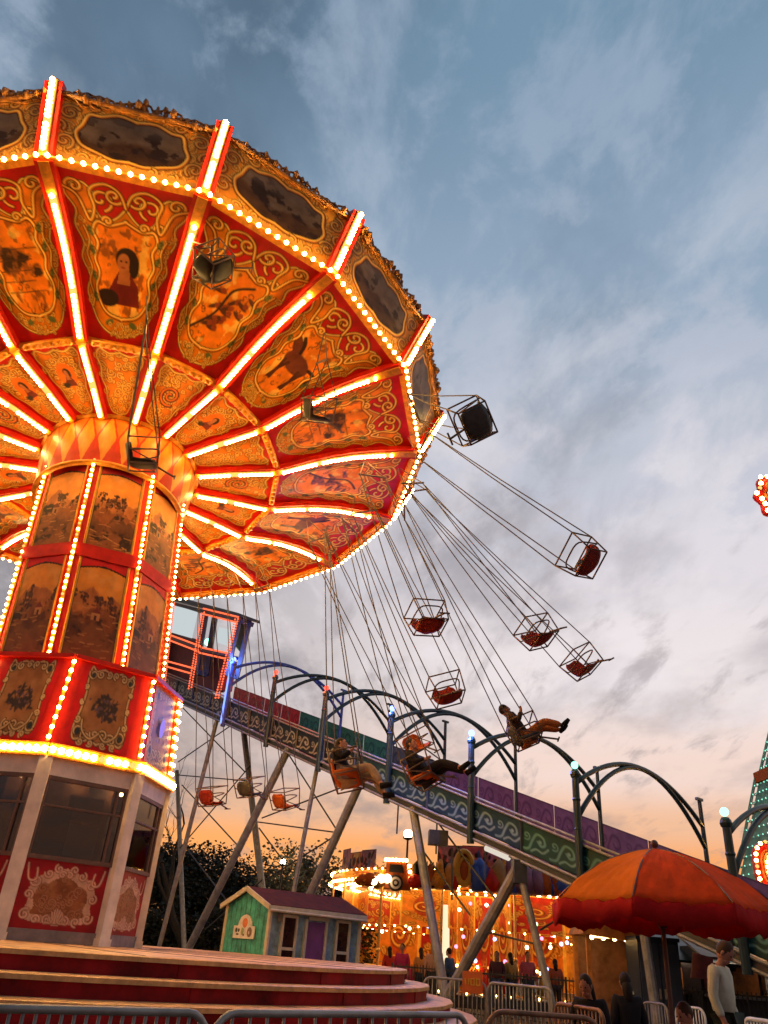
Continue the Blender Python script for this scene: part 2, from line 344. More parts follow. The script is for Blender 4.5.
def fascia_art(seed):
    w, h = 124, 62; FG = np.array((.95, .36, .02)); c = Cv(w, h, FG, .4)
    filigree(c, 2, 2, w - 2, h - 2, 150, (2, 6), 1.2, (np.array((.16, .045, .01)), FG, BRI))
    m = mirror([(0, .16), (.22, .12), (.42, .20), (.56, .22), (.62, .40), (.68, .55), (.60, .72), (.40, .80), (.2, .86), (0, .84)], w, h)
    c.poly(m, (.15, .10, .07), .4); mm = c.inside(m)
    hill = .5 + .18 * (fbm(1, w, 3)[0] - .5) * 3
    c.blend(mm * np.clip((c.Y / h - hill[None]) * 14, 0, 1), (.075, .035, .014), .5); c.blend(mm * np.clip((fbm(h, w, 8, 5, 1.5) - .56) * 14, 0, 1), (.03, .016, .009)); c.blend(mm * np.clip((.42 - c.Y / h) * 3, 0, .55), (.17, .13, .11))
    c.gold(np.vstack([m, m[:1]]), 2.6)
    for sg in (1, -1):
        for (x, y, r) in ((.78, .25, 8), (.80, .72, 8), (.90, .48, 6), (.5, .08, 5), (.3, .92, 4.5), (.56, .93, 4.5)): flourish(c, w / 2 + sg * x * w / 2, y * h, r, 2, sg, rng.uniform(0, 6))
    c.blend(((c.Y > h - 5)).astype(float), (.6, .3, .06)); return c.a
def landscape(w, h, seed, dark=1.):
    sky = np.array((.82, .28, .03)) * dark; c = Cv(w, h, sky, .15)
    c.blend(np.clip((fbm(h, w, 3, 4, .6) - .55) * 5, 0, .5), np.array((.8, .36, .09)) * dark)
    for k, (y, col) in enumerate(((.38, (.46, .14, .03)), (.50, (.27, .075, .018)), (.64, (.13, .042, .013)), (.8, (.20, .062, .016)))):
        ln = y + .16 * (fbm(1, w, 2 + k)[0] - .5) * 2; c.blend(np.clip((c.Y / h - ln[None]) * h * .5, 0, 1), np.array(col) * dark, .5)
    for _ in range(7):
        x, y0 = rng.uniform(0, w), h * rng.uniform(.40, .55); hh = rng.uniform(.05, .16) * h
        for q in range(14): c.ell(x + rng.normal() * 2.6, y0 - hh * rng.uniform(.2, 1.1), rng.uniform(1., 3.2), rng.uniform(1., 2.4), np.array((.05, .018, .008)) * rng.uniform(.6, 2.2), rng.uniform(0, 3))
        c.stroke([(x, y0 + 2), (x + rng.normal(), y0 - hh * .6)], 1.2, (.03, .012, .006))
    c.blend(np.clip((fbm(h, w, 9, 5, .5) - .60) * 12, 0, 1) * (c.Y > h * .45), np.array((.035, .016, .008)))
    if seed == 1: R = catmull([(w * .2, h), (w * .55, h * .86), (w * .4, h * .74), (w * .62, h * .62), (w * .55, h * .54)], 8); c.stroke(R, lambda t: 6 * (1 - t) + 1, np.array((.20, .062, .018)) * dark)
    else: c.blend(np.clip((fbm(h, w, 5, 5, .35) - .52) * 7, 0, .8) * (c.Y > h * .6), np.array((.26, .085, .022)) * dark)
    for _ in range(40):   # brushed highlights on ground and foliage
        x, y = rng.uniform(0, w), h * rng.uniform(.45, 1); L_ = rng.uniform(4, 14); c.stroke([(x, y), (x + L_, y + rng.normal() * 1.5)], 1.1, np.array(((.42, .15, .03), (.30, .12, .03), (.55, .24, .06))[rng.integers(3)]) * dark)
    if seed != 1:
        x, y = w * rng.uniform(.3, .6), h * .60; c.poly([(x, y), (x, y - 9), (x + 7, y - 15), (x + 14, y - 9), (x + 14, y)], (.42, .16, .05)); c.poly([(x - 1.5, y - 8.5), (x + 7, y - 16.5), (x + 15.5, y - 8.5)], (.16, .03, .015)); c.poly([(x + 5, y), (x + 5, y - 6), (x + 9, y - 6), (x + 9, y)], (.05, .02, .01))
    # arched top frame of the picture: scalloped dark edge, red spandrel
    top = .05 + .055 * np.abs((c.X / w - .5) * 2) ** 1.5; c.blend((c.Y / h < top + .018).astype(float), DK); c.blend((c.Y / h < top).astype(float), RED)
    e = np.minimum(c.X, w - c.X); c.blend(np.clip(3.2 - e, 0, 1), DK); c.blend(np.clip(2.2 - e, 0, 1), BRI * .8)
    return c.a
def drum_art(seed):
    w, h = 84, 92; c = Cv(w, h, RED if seed < 2 else GOLD, .2)
    if seed > 1: filigree(c, 2, 2, w - 2, h - 2, 120, (2, 5), 1.1)
    P = mirror([(0, .11), (.3, .06), (.56, .10), (.72, .05), (.76, .2), (.70, .4), (.73, .6), (.80, .78), (.72, .93), (.4, .9), (0, .95)], w, h)
    c.poly(P, (.33, .125, .035), .35); c.blend(c.inside(P) * np.clip(fbm(h, w, 4) - .45, 0, .4), (.5, .24, .09))
    cx, cy = w * .5, h * .53
    for _ in range(60):
        a = rng.uniform(-2.9, .1); r = rng.uniform(4, 21); x, y = cx + r * math.cos(a) * .9, cy + 10 + r * math.sin(a) * 1.2; c.ell(x, y, rng.uniform(2, 5), rng.uniform(1, 2), (.045, .03, .02), rng.uniform(0, 3))
    for k in range(7): c.stroke([(cx, cy + 14), (cx + rng.uniform(-17, 17), cy - rng.uniform(2, 18))], 1.2, (.05, .03, .02))
    for _ in range(12): c.ell(cx + rng.normal() * 9, cy + rng.normal() * 8, 1.6, 1.4, (.12, .06, .07))
    bor = (DK, (.46, .24, .08), (.72, .48, .20)); c.gold(np.vstack([P, P[:1]]), 2.2, *bor)
    for sg in (1, -1):
        for (x, y, r) in ((.64, .14, 6), (.66, .84, 7), (.40, .12, 5), (.38, .88, 7), (.12, .10, 4.5), (.13, .84, 6), (.74, .3, 3), (.74, .7, 4), (.75, .5, 3), (.5, .95, 4), (.2, .95, 4)):
            flourish(c, w / 2 + sg * x * w / 2, y * h, r, 1.9, sg, rng.uniform(0, 6), bor)
        c.ell(w / 2 + sg * .63 * w / 2, .15 * h, 3, 3.4, (.03, .035, .03)); c.ell(w / 2 + sg * .66 * w / 2, .84 * h, 3.4, 4, (.03, .035, .03))
        c.gold(catmull([(w / 2, h * .82), (w / 2 + sg * w * .12, h * .9), (w / 2 + sg * w * .26, h * .82), (w / 2 + sg * w * .3, h * .7)], 6), 2, *bor)
    return c.a
def booth_art(seed):
    w, h = 96, 72; c = Cv(w, h, (.30, .006, .010), .3); P = mirror([(0, .10), (.2, .14), (.42, .2), (.62, .27), (.74, .42), (.70, .6), (.76, .78), (.62, .88), (.3, .90), (.12, .92), (0, .93)], w, h)
    PK = np.array((.62, .35, .22)); c.poly(P, PK, .35); Q = mirror([(0, .24), (.2, .27), (.34, .34), (.54, .40), (.60, .55), (.55, .68), (.60, .78), (.3, .80), (0, .83)], w, h); c.poly(Q, (.26, .085, .03), .5); c.blend(c.inside(Q) * np.clip((fbm(h, w, 12) - .52) * 8, 0, .7), (.40, .16, .06)); filigree(c, w * .2, h * .25, w * .8, h * .85, 26, (3, 7), 1.2, ((.12, .03, .02), (.36, .14, .05), (.5, .22, .1)), c.inside(Q))
    bor = (np.array((.16, .03, .02)), PK, PK * 1.35)
    for sg in (1, -1):
        for (x, y, r) in ((.18, .12, 5), (.38, .2, 5), (.62, .32, 6), (.72, .52, 5), (.7, .8, 6), (.45, .86, 5), (.2, .86, 5), (.08, .78, 4), (.08, .2, 4)): flourish(c, w / 2 + sg * x * w / 2, y * h, r, 1.6, sg, rng.uniform(0, 6), bor)
        c.gold(catmull([(w / 2 + sg * w * .44, h * .08), (w / 2 + sg * w * .40, h * .3), (w / 2 + sg * w * .32, h * .3), (w / 2 + sg * w * .33, h * .14)], 6), 1.6, *bor)
    for q in range(-4, 5): c.gold([(w / 2 + q * 1.2, h * .90), (w / 2 + q * 2.6, h * (.70 + .012 * q * q))], 1.3, *bor)
    return c.a
def harlequin():
    w, h = 40, 40; c = Cv(w, h, (.46, .022, .005), .2); c.poly([(w / 2, 0), (w * .92, h * .5), (w / 2, h), (w * .08, h * .5)], (.66, .20, .012), .2)
    for q in (0, w): c.poly([(q - w * .42, 0), (q + w * .42, 0), (q, h * .48)], (.56, .115, .008), .2)
    c.stroke([(0, 1), (w, 1)], 2, DK); return c.a
def wave_art(bg, fg, hot):
    w, h = 70, 34; c = Cv(w, h, bg, .25)
    for x0 in (0, w * .5):
        c.stroke(catmull([(x0 + 1, h * .86), (x0 + 9, h * .80), (x0 + 14, h * .5), (x0 + 20, h * .25), (x0 + 28, h * .3), (x0 + 30, h * .5), (x0 + 25, h * .58), (x0 + 21, h * .48)], 6), 2.6, fg)
        c.stroke(catmull([(x0 + 12, h * .86), (x0 + 19, h * .74), (x0 + 27, h * .78), (x0 + 34, h * .6)], 6), 2., hot); c.stroke(spiral(x0 + 7, h * .4, 5, 2, 1.2, -1), 1.6, fg); c.ell(x0 + 24, h * .46, 2, 2, hot)
    c.blend(((c.Y < 2) | (c.Y > h - 2)).astype(float), np.array(bg) * .5); return c.a
def art_mesh(name, art, fn, material=None):
    """grid mesh; fn(u,v)->3D with u left..right, v top..bottom; one point colour per grid point"""
    h, w, _ = art.shape; u = np.linspace(0, 1, w); v = np.linspace(0, 1, h)
    P = np.array([[tuple(fn(a, b)) for a in u] for b in v]).reshape(-1, 3)
    i = (np.arange(h - 1)[:, None] * w + np.arange(w - 1)[None]).ravel(); F = np.stack([i, i + 1, i + w + 1, i + w], 1)
    me = bpy.data.meshes.new(name); me.from_pydata(P.tolist(), [], F.tolist())
    at_ = me.color_attributes.new('paint', 'FLOAT_COLOR', 'POINT'); cols = np.ones((h * w, 4), np.float32); cols[:, :3] = np.clip(art.reshape(-1, 3), 0, 1)
    at_.data.foreach_set('color', cols.ravel()); me.materials.append(material or M_['art']); me.polygons.foreach_set('use_smooth', [True] * len(F)); me.update(); return me
def quad(tl, tr, br, bl):
    tl, tr, br, bl = map(Vector, (tl, tr, br, bl)); return lambda u, v: (tl * (1 - u) + tr * u) * (1 - v) + (bl * (1 - u) + br * u) * v

# ================================================================== GROUND
g = MB(); n = 60
g.add([(-600, -60, 0), (600, -60, 0), (600, 900, 0), (-600, 900, 0)], [(0, 1, 2, 3)])
tag(g.build('ground', M_['asphalt']), kind='structure')

# ================================================================== SWING RIDE
BX, BY = -5.43, 14.26
DECK = EYE - .165
plat = tag(empty('stepped_platform', (BX, BY, 0)), 'round red stepped platform with yellow nosings carrying the lit swing ride', 'platform')
tops = [(6.35, DECK), (6.70, DECK - .18), (7.05, DECK - .36), (7.40, DECK - .54), (7.75, DECK - .72), (8.1, DECK - .90)]
NS = 40
for i, (r, z) in enumerate(tops):
    z0 = tops[i + 1][1] if i + 1 < len(tops) else 0
    rin = tops[i - 1][0] - .02 if i else 0
    b = MB(); Mx = Matrix.Translation((BX, BY, 0))
    b.cur = 0; b.lathe([(r - .03, z0 - .002), (r - .03, z - .05)], NS, Mx)
    b.cur = 1; b.lathe([(r - .03, z - .05), (r + .012, z - .05), (r + .012, z - .008), (r - .01, z), (r - .13, z + .001)], NS, Mx)
    b.cur = 2; b.lathe([(r - .13, z + .001), (max(rin, .001), z + .001)], NS, Mx)
    b.build('step', [M_['dred'], M_['nosing'], M_['wood']], plat)
    b = MB()
    for k in range(NS // 2):
        a = 2 * PI * (k * 2) / NS; e = Vector((math.cos(a), math.sin(a), 0)); p = Vector((BX, BY, 0)) + e * (r - .026)
        b.beam(p + Vector((0, 0, z0 + .004)), p + Vector((0, 0, z - .054)), .018, .012, up=e)
    b.build('riser_batten', M_['dred'], plat)
# deck boards radial seams
b = MB()
for k in range(24):
    a = 2 * PI * k / 24 + .05; e = Vector((math.cos(a), math.sin(a), 0)); b.beam(Vector((BX, BY, DECK + .003)) + e * 2.2, Vector((BX, BY, DECK + .003)) + e * 6.2, .02, .004)
b.build('deck_seam', M_['dark'], plat)

ride = tag(empty('swing_ride', (BX, BY, DECK)), 'giant illuminated chair swing ride with painted red and gold canopy on an octagonal tower', 'swing ride')
def octp(cx, cy, r, ph, z, k): a = ph + 2 * PI * k / 8; return Vector((cx + r * math.cos(a), cy + r * math.sin(a), z))
PH1 = -1.297; BANDZ = EYE + 2.32
def bp(k, z, r=1.95): return octp(BX, BY, r, PH1, z, k)
art_b = [booth_art(i) for i in range(2)]
z_k, z_p, z_w, z_h = DECK + .16, DECK + 1.06, DECK + 2.06, BANDZ
for k in range(8):
    a0, a1 = bp(k, 0), bp(k + 1, 0); mid = (a0 + a1) / 2; out = (mid - Vector((BX, BY, 0))).normalized(); tn = (a1 - a0).normalized(); L = (a1 - a0).length
    Z = lambda z: Vector((0, 0, z))
    rad = (a0 - Vector((BX, BY, 0))).normalized()
    b = MB(); b.beam(a0 + Z(DECK), a0 + Z(z_h), .20, .16, up=rad); b.beam(a0 + Z(DECK), a0 + Z(DECK + .1), .24, .20, up=rad); b.build('booth_pillar', M_['cream'], ride)
    b = MB(); b.beam(mid + Z(DECK + .005), mid + Z(z_k), L - .2, .05, up=out); b.build('kickboard', M_['kick'], ride)
    q0, q1 = a0 + tn * .09, a1 - tn * .09
    pm = art_mesh('booth_panel', art_b[k % 2], quad(q0 + Z(z_p), q1 + Z(z_p), q1 + Z(z_k), q0 + Z(z_k))); link('booth_panel', pm, ride)
    b = MB(); b.beam(mid + Z(z_w + .16), mid + Z(z_h - .01), L - .19, .07, up=out); b.build('booth_header', M_['cream'], ride)
    w = MB(); fo = out * .0
    for p0, p1, ww in ((q0 + Z(z_p + .03), q1 + Z(z_p + .03), .06), (q0 + Z(z_w + .13), q1 + Z(z_w + .13), .06), (q0 + Z(z_p + .74), q1 + Z(z_p + .74), .03)): w.beam(p0, p1, .07, ww)
    for p0 in (q0 + tn * .02, q1 - tn * .02, q1 - tn * .16): w.beam(p0 + Z(z_p + .06), p0 + Z(z_w + .10), .04, .065, up=out)
    wf = w.build('booth_window', M_['frame'], ride)
    b = MB(); b.beam(mid + Z(z_p + .06) + out * .0, mid + Z(z_w + .10), L - .22, .008, up=out); b.build('window_pane', M_['glass'], wf)
# interior
b = MB(); Mx = Matrix.Translation((BX, BY, 0)); b.lathe([(.0, DECK + .01), (1.1, DECK + .01), (1.1, z_h), (0, z_h)], 10, Mx); b.build('tower_core', M_['panel_wood'], ride)
b = MB(); 
for nm_, tt, zz_, sz_, mm_ in (('notice_board', .62, 1.86, (.56, .04, .36), 'panel_wood'), ('pale_reflection', .66, 1.40, (.50, .04, .46), 'cream'), ('cabinet_door', .30, 1.45, (.40, .05, .8), 'frame')):  # the pale panel is added to imitate a white reflection in the glass
    q0_ = bp(0, 0, 1.60).lerp(bp(1, 0, 1.60), tt); b = MB(); b.box((q0_.x, q0_.y, DECK + zz_), sz_, Matrix.Rotation(PH1 + PI / 8 + PI / 2, 3, 'Z')); b.build(nm_, M_[mm_], ride)
b = MB(); q0_ = bp(0, 0, 1.5).lerp(bp(1, 0, 1.5), .35); b.tube([(q0_.x, q0_.y, DECK + .9), (q0_.x, q0_.y, DECK + 1.25)], [.22, .16], 10); b.ball((q0_.x, q0_.y, DECK + 1.38), .12); b.build('desk_chair_back', M_['dark'], ride)
b = MB(); e = (bp(0, 0) + bp(1, 0)) / 2
b.box((BX + .55, BY - 1.05, DECK + .55), (.9, .4, 1.0)); b.box((BX + .5, BY - 1.0, DECK + 1.2), (.35, .28, .28)); b.build('control_desk', M_['dark'], ride)
b = MB()
for k in (0, 1, 7): p = bp(k, z_w + .1, 1.35).lerp(bp(k + 1, z_w + .1, 1.35), .6); b = MB(); b.ball(p + Vector((0, 0, .12)), .035, n=8, m=6); b.tube([p + Vector((0, 0, .12)), p + Vector((0, 0, .35))], .012, 5); b.build('cabin_fill_light', emit('cabin_fill_light', (1, .52, .2), 60), ride)  # added lights without a visible source, brightening the dark booth interior
# light band
b = MB(); c2 = MB()
for k in range(8):
    b.beam(bp(k, BANDZ + .085, 1.99), bp(k + 1, BANDZ + .085, 1.99), .10, .17); b.beam(bp(k, BANDZ + .005, 2.0), bp(k + 1, BANDZ + .005, 2.0), .16, .03); b.beam(bp(k, BANDZ + .175, 2.0), bp(k + 1, BANDZ + .175, 2.0), .15, .03)
    c2.cur = 1; c2.beam(bp(k, BANDZ + .09, 2.05), bp(k + 1, BANDZ + .09, 2.05), .02, .05); c2.cur = 0
    for j in range(12):
        t = (j + .5) / 12; p = bp(k, BANDZ + .09, 2.075) * (1 - t) + bp(k + 1, BANDZ + .09, 2.075) * t; c2.bulb(p, .058)
bo = b.build('light_band', M_['gold'], ride); c2.build('light_strip', [M_['bulbhot'], M_['gold'], M_['bulbold']], bo)
# drum (between booth and column)
PHD = -1.325; z0, z1 = BANDZ + .19, EYE + 3.97
def dp(k, t, r_in=0.): r = (1.95 + (1.79 - 1.95) * t) - r_in; return octp(BX + .05 * t, BY + .02 * t, r, PHD, z0 + (z1 - z0) * t, k)
b = MB()
b.add([dp(k, t) for t in (0, 1) for k in range(8)], [(k, (k + 1) % 8, 8 + (k + 1) % 8, 8 + k) for k in range(8)] + [tuple(range(8, 16))])
b.build('drum', M_['red'], ride)
art_d = [drum_art(i) for i in range(3)]
for k in range(8):
    o_ = ((dp(k, .5) + dp(k + 1, .5)) / 2 - Vector((BX, BY, 0))); o_.z = 0; o_ = o_.normalized() * .012
    f0 = lambda s, t: dp(k, t) * (1 - s) + dp(k + 1, t) * s + o_
    pm = art_mesh('drum_panel', art_d[2 if k in (1, 2) else k % 2], quad(f0(.14, .98), f0(.86, .98), f0(.86, .04), f0(.14, .04))); link('drum_panel', pm, ride)
    bl = MB(); bl.cur = 1; bl.beam(dp(k, .02, -.02), dp(k, .96, -.02), .05, .03); bl.cur = 0
    for j in range(9): bl.bulb(dp(k, (j + .6) / 9.2, -.05), .036)
    bl.build('light_strip', [M_['bulb'], M_['gold'], M_['bulbold']], ride)
    if k in (1, 2):  # bulbs framing the receding side faces
        bl = MB(); bl.cur = 1; bl.beam(f0(.93, .02) + o_ * 1.5, f0(.93, .97) + o_ * 1.5, .05, .02); bl.cur = 0
        for j in range(9): bl.bulb(f0(.93, (j + .6) / 9.2) + o_ * 3, .034)
        bl.build('light_strip', [M_['bulb'], M_['gold'], M_['bulbold']], ride)
b = MB(); b.ball(dp(1, .5).lerp(dp(2, .5), .5) + Vector((.04, -.02, 0)), .075, (.6, .6, 2.2), 10, 8); b.build('violet_lamp', emit('violet_lamp', (.42, .28, 1), .9), ride, smooth=True)
b = MB()
for k in range(8): b.beam(dp(k, 1.0, -.03), dp(k + 1, 1.0, -.03), .12, .07)
b.build('drum_cornice', M_['red'], ride)
# column
PHC = -1.54; cz0, cz1 = EYE + 3.99, EYE + 8.06
COLX = 1.14
def cp(k, t, off=0.):
    r = 1.556 + (1.45 - 1.556) * t + off; return octp(-5.5 - .27 * t, 14.235, r, PHC, cz0 + (cz1 - cz0) * t, k)
b = MB(); b.add([cp(k, t) for t in (0, COLX) for k in range(8)], [(k, (k + 1) % 8, 8 + (k + 1) % 8, 8 + k) for k in range(8)]); b.build('column', M_['red'], ride)
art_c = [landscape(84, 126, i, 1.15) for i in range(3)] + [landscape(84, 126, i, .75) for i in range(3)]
for k in range(8):
    o_ = ((cp(k, .5) + cp(k + 1, .5)) / 2 - Vector((-5.63, 14.235, 0))); o_.z = 0; o_ = o_.normalized() * .012
    f0 = lambda s, t: cp(k, t) * (1 - s) + cp(k + 1, t) * s + o_
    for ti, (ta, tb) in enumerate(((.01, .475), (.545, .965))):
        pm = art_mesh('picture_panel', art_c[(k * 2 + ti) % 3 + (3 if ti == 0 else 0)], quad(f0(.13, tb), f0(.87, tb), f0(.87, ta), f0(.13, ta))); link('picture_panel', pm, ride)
        e = MB()
        for s in (.115, .885): e.beam(f0(s, ta), f0(s, tb), .022, .03)
        e.build('gold_edging', M_['gold'], ride)
for k in range(8):
    bl = MB(); bl.cur = 1; bl.beam(cp(k, .005, .02), cp(k, .99, .02), .06, .03); bl.cur = 0
    for j in range(34):
        t = (j + .5) / 34
        bl.bulb(cp(k, t, .05), .029)
    bl.build('light_strip', [M_['bulb'], M_['gold'], M_['bulbold']], ride)
b = MB()
for k in range(8): b.beam(cp(k, .51, .012), cp(k + 1, .51, .012), .05, .24)
b.build('column_band', M_['red'], ride)

# canopy frame
CC = Vector((-5.8812, 14.5506, 9.7667 + EYE)); CN = Vector((-.04715, .15573, .98667)).normalized()
E1 = Vector((.99886, 0, .04773)); E2 = CN.cross(E1)
CPH = 4.7174
CF = frame(CC, E1, E2, CN)
def cf(a, r, z): return Vector((r * math.cos(a), r * math.sin(a), z))
ST = 2 * PI / 16
def sector(k): return CF @ Matrix.Rotation(CPH + ST * k, 4, 'Z')
prof = [(6.5, 0.), (6.1, -.015), (5.6, -.06), (5.1, -.14), (4.6, -.27), (4.1, -.45), (3.7, -.62), (3.43, -.73), (3.0, -.765), (2.4, -.82), (1.65, -.92)]
def prz(r):
    for (r0, z0_), (r1, z1_) in zip(prof, prof[1:]):
        if r1 <= r <= r0: t = (r0 - r) / (r0 - r1); return z0_ + (z1_ - z0_) * t
    return prof[-1][1]
def under(ra, rb, m0):
    def fn(u, v):
        r = ra + (rb - ra) * v; a = ST * (m0 + u * (1 - 2 * m0)); ce = math.cos(ST / 2) / math.cos(a - ST / 2)
        return cf(a, r * (ce), prz(r))
    return fn
outer = [art_mesh('canopy_panel', outer_art(kd), under(6.46, 3.45, 0.)) for kd in ('lady', 'birds', 'horse', 'scene')]
inner = [art_mesh('inner_panel', inner_art(kd), under(3.41, 1.6, 0.)) for kd in ('plain', 'swirl', 'head')]
pat_o = {15: 3, 14: 0, 0: 0, 1: 1, 2: 2, 3: 3, 4: 1, 5: 2, 6: 3, 7: 1, 8: 2}
for k in range(16):
    link('canopy_panel', outer[pat_o.get(k, k % 4)], ride, sector(k)); link('inner_panel', inner[(k + (2 if k == 15 else 0)) % 3], ride, sector(k))
# ribs
rb = MB(); bb = MB()
for (r0, z0_), (r1, z1_) in zip(prof, prof[1:]):
    wA = .16 + .03 * r0; 
    rb.cur = 0; rb.beam((r0, 0, z0_ - .05), (r1 - .004, 0, z1_ - .05), .15 + .025 * r0, .14, w1=.15 + .025 * r1)
    rb.cur = 1; rb.beam((r0, 0, z0_ - .125), (r1 - .004, 0, z1_ - .125), .10 + .012 * r0, .02, w1=.10 + .012 * r1)
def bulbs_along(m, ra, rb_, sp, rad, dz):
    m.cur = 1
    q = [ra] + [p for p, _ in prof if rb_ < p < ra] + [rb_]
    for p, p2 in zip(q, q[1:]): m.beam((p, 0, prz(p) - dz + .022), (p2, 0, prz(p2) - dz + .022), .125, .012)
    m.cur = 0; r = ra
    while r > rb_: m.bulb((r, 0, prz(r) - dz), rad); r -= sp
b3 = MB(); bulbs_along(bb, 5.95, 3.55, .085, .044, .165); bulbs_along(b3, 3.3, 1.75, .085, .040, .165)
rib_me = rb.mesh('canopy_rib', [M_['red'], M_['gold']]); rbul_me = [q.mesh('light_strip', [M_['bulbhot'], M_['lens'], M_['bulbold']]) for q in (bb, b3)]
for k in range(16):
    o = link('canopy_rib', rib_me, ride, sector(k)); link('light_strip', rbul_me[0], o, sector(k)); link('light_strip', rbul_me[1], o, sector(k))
# mid ring + rim beams, rim bulbs, fascia
rm = MB(); rm.cur = 0
A0, A1 = cf(0, 3.43, -.76), cf(ST, 3.43, -.76); rm.beam(A0, A1, .12, .10)
for j in range(9):
    t = (j + .5) / 9; p = A0.lerp(A1, t); rm.ball(p + Vector((0, 0, -.05)), .06, n=6, m=4)
ring_me = rm.mesh('ring_moulding', M_['gold'], True)
rm = MB(); A0, A1 = cf(0, 6.5, -.03), cf(ST, 6.5, -.03); rm.beam(A0, A1, .12, .10); rim_me = rm.mesh('rim_beam', M_['gold'])
bb = MB(); A0, A1 = cf(0, 6.61, -.08), cf(ST, 6.61, -.08)
bb.cur = 1; bb.beam(A0 + Vector((-.03, 0, 0)), A1 + Vector((-.03, 0, 0)), .03, .05); bb.cur = 0
for j in range(14): bb.bulb(A0.lerp(A1, (j + .5) / 14) + Vector((0, 0, -.02)), .043)
rimb_me = bb.mesh('light_strip', [M_['bulb'], M_['gold'], M_['bulbold']])
fas = [art_mesh('fascia_panel', fascia_art(i), quad(cf(0, 7.04, 1.06), cf(ST, 7.04, 1.06), cf(ST, 6.54, .06), cf(0, 6.54, .06))) for i in range(3)]
# carved cresting on top of the fascia: scrolls and knobs with real thickness
def cresting(seed):
    m = MB(); rr = random.Random(seed); A0, A1 = cf(0, 7.05, 1.05), cf(ST, 7.05, 1.05); tn = (A1 - A0).normalized(); up = Vector((.42, .08, .9)).normalized(); L = (A1 - A0).length; nrm = tn.cross(up)
    m.beam(A0, A1, .10, .07)
    x = .1
    while x < L - .1:
        s = x / L; h = .03 + .13 * max(0, 1 - abs(s - .5) * 4.) + rr.uniform(0, .10) * (rr.random() < .6); r = rr.uniform(.04, .115)
        p = A0 + tn * x
        m.tube([p, p + up * h * .6 + tn * rr.uniform(-.04, .04), p + up * h], [.05, .04, .03], 5); m.ball(p + up * h, r, (1, .6, 1), 6, 5)
        pts = [p + tn * (math.cos(a) * r * 1.5) + up * (h * .5 + math.sin(a) * r * 1.2) for a in np.linspace(0, 5, 7)]
        m.tube(pts, .022, 5); x += rr.uniform(.05, .21)
    return m.mesh('cresting', M_['crest'], True)
M_['crest'] = mat('tarnished_gold_carving', (.10, .045, .014), .5, .1, .7, 5, .2, c2=(.5, .2, .03))
crest = [cresting(i) for i in range(3)]
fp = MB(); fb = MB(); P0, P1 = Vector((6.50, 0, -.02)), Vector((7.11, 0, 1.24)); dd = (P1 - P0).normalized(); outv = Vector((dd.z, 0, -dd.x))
fp.cur = 0; fp.beam(P0, P1, .30, .16, up=outv); fp.cur = 1; fp.beam(P0 + outv * .085, P1 + outv * .085, .15, .02, up=outv); fp.ball(P1, .10, n=8, m=6)
t = .10
while t < (P1 - P0).length: fb.bulb(P0 + dd * t + outv * .13, .047); t += .085
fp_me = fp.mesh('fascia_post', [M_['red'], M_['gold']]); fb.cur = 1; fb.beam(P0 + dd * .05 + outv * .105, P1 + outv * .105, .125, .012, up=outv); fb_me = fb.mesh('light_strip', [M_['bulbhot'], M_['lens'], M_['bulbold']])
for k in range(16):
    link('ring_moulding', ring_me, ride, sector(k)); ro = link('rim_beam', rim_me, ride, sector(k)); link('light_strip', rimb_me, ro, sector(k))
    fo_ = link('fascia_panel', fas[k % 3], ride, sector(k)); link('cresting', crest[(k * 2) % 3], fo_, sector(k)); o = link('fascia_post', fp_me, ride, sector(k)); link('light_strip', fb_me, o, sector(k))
b = MB(); b.lathe([(7.0, 1.0), (3.0, 1.6), (.02, 2.2)], 16, CF @ Matrix.Rotation(CPH, 4, 'Z')); b.build('canopy_roof', M_['dred'], ride)
# hub flange with harlequin diamonds
ha = harlequin(); 
def flange(u, v, k): 
    a = 2 * PI * (k + u) / 24; z = -.93 - 1.12 * v; r = 1.62 - .02 * v - .10 * v * v
    return cf(a, r, z)
hm = [art_mesh('hub_flange', np.concatenate([ha] * 1, 1)[:, ::1], lambda u, v: flange(u, v, 0))]
for k in range(24): link('hub_flange', hm[0], ride, CF @ Matrix.Rotation(2 * PI * k / 24, 4, 'Z'))
b = MB(); b.lathe([(1.58, -.86), (1.68, -.90), (1.68, -.95), (1.60, -.97)], 48, CF); b.lathe([(1.49, -2.02), (1.54, -2.05), (1.53, -2.10), (1.44, -2.11)], 48, CF); b.build('hub_moulding', M_['gold'], ride, smooth=True)


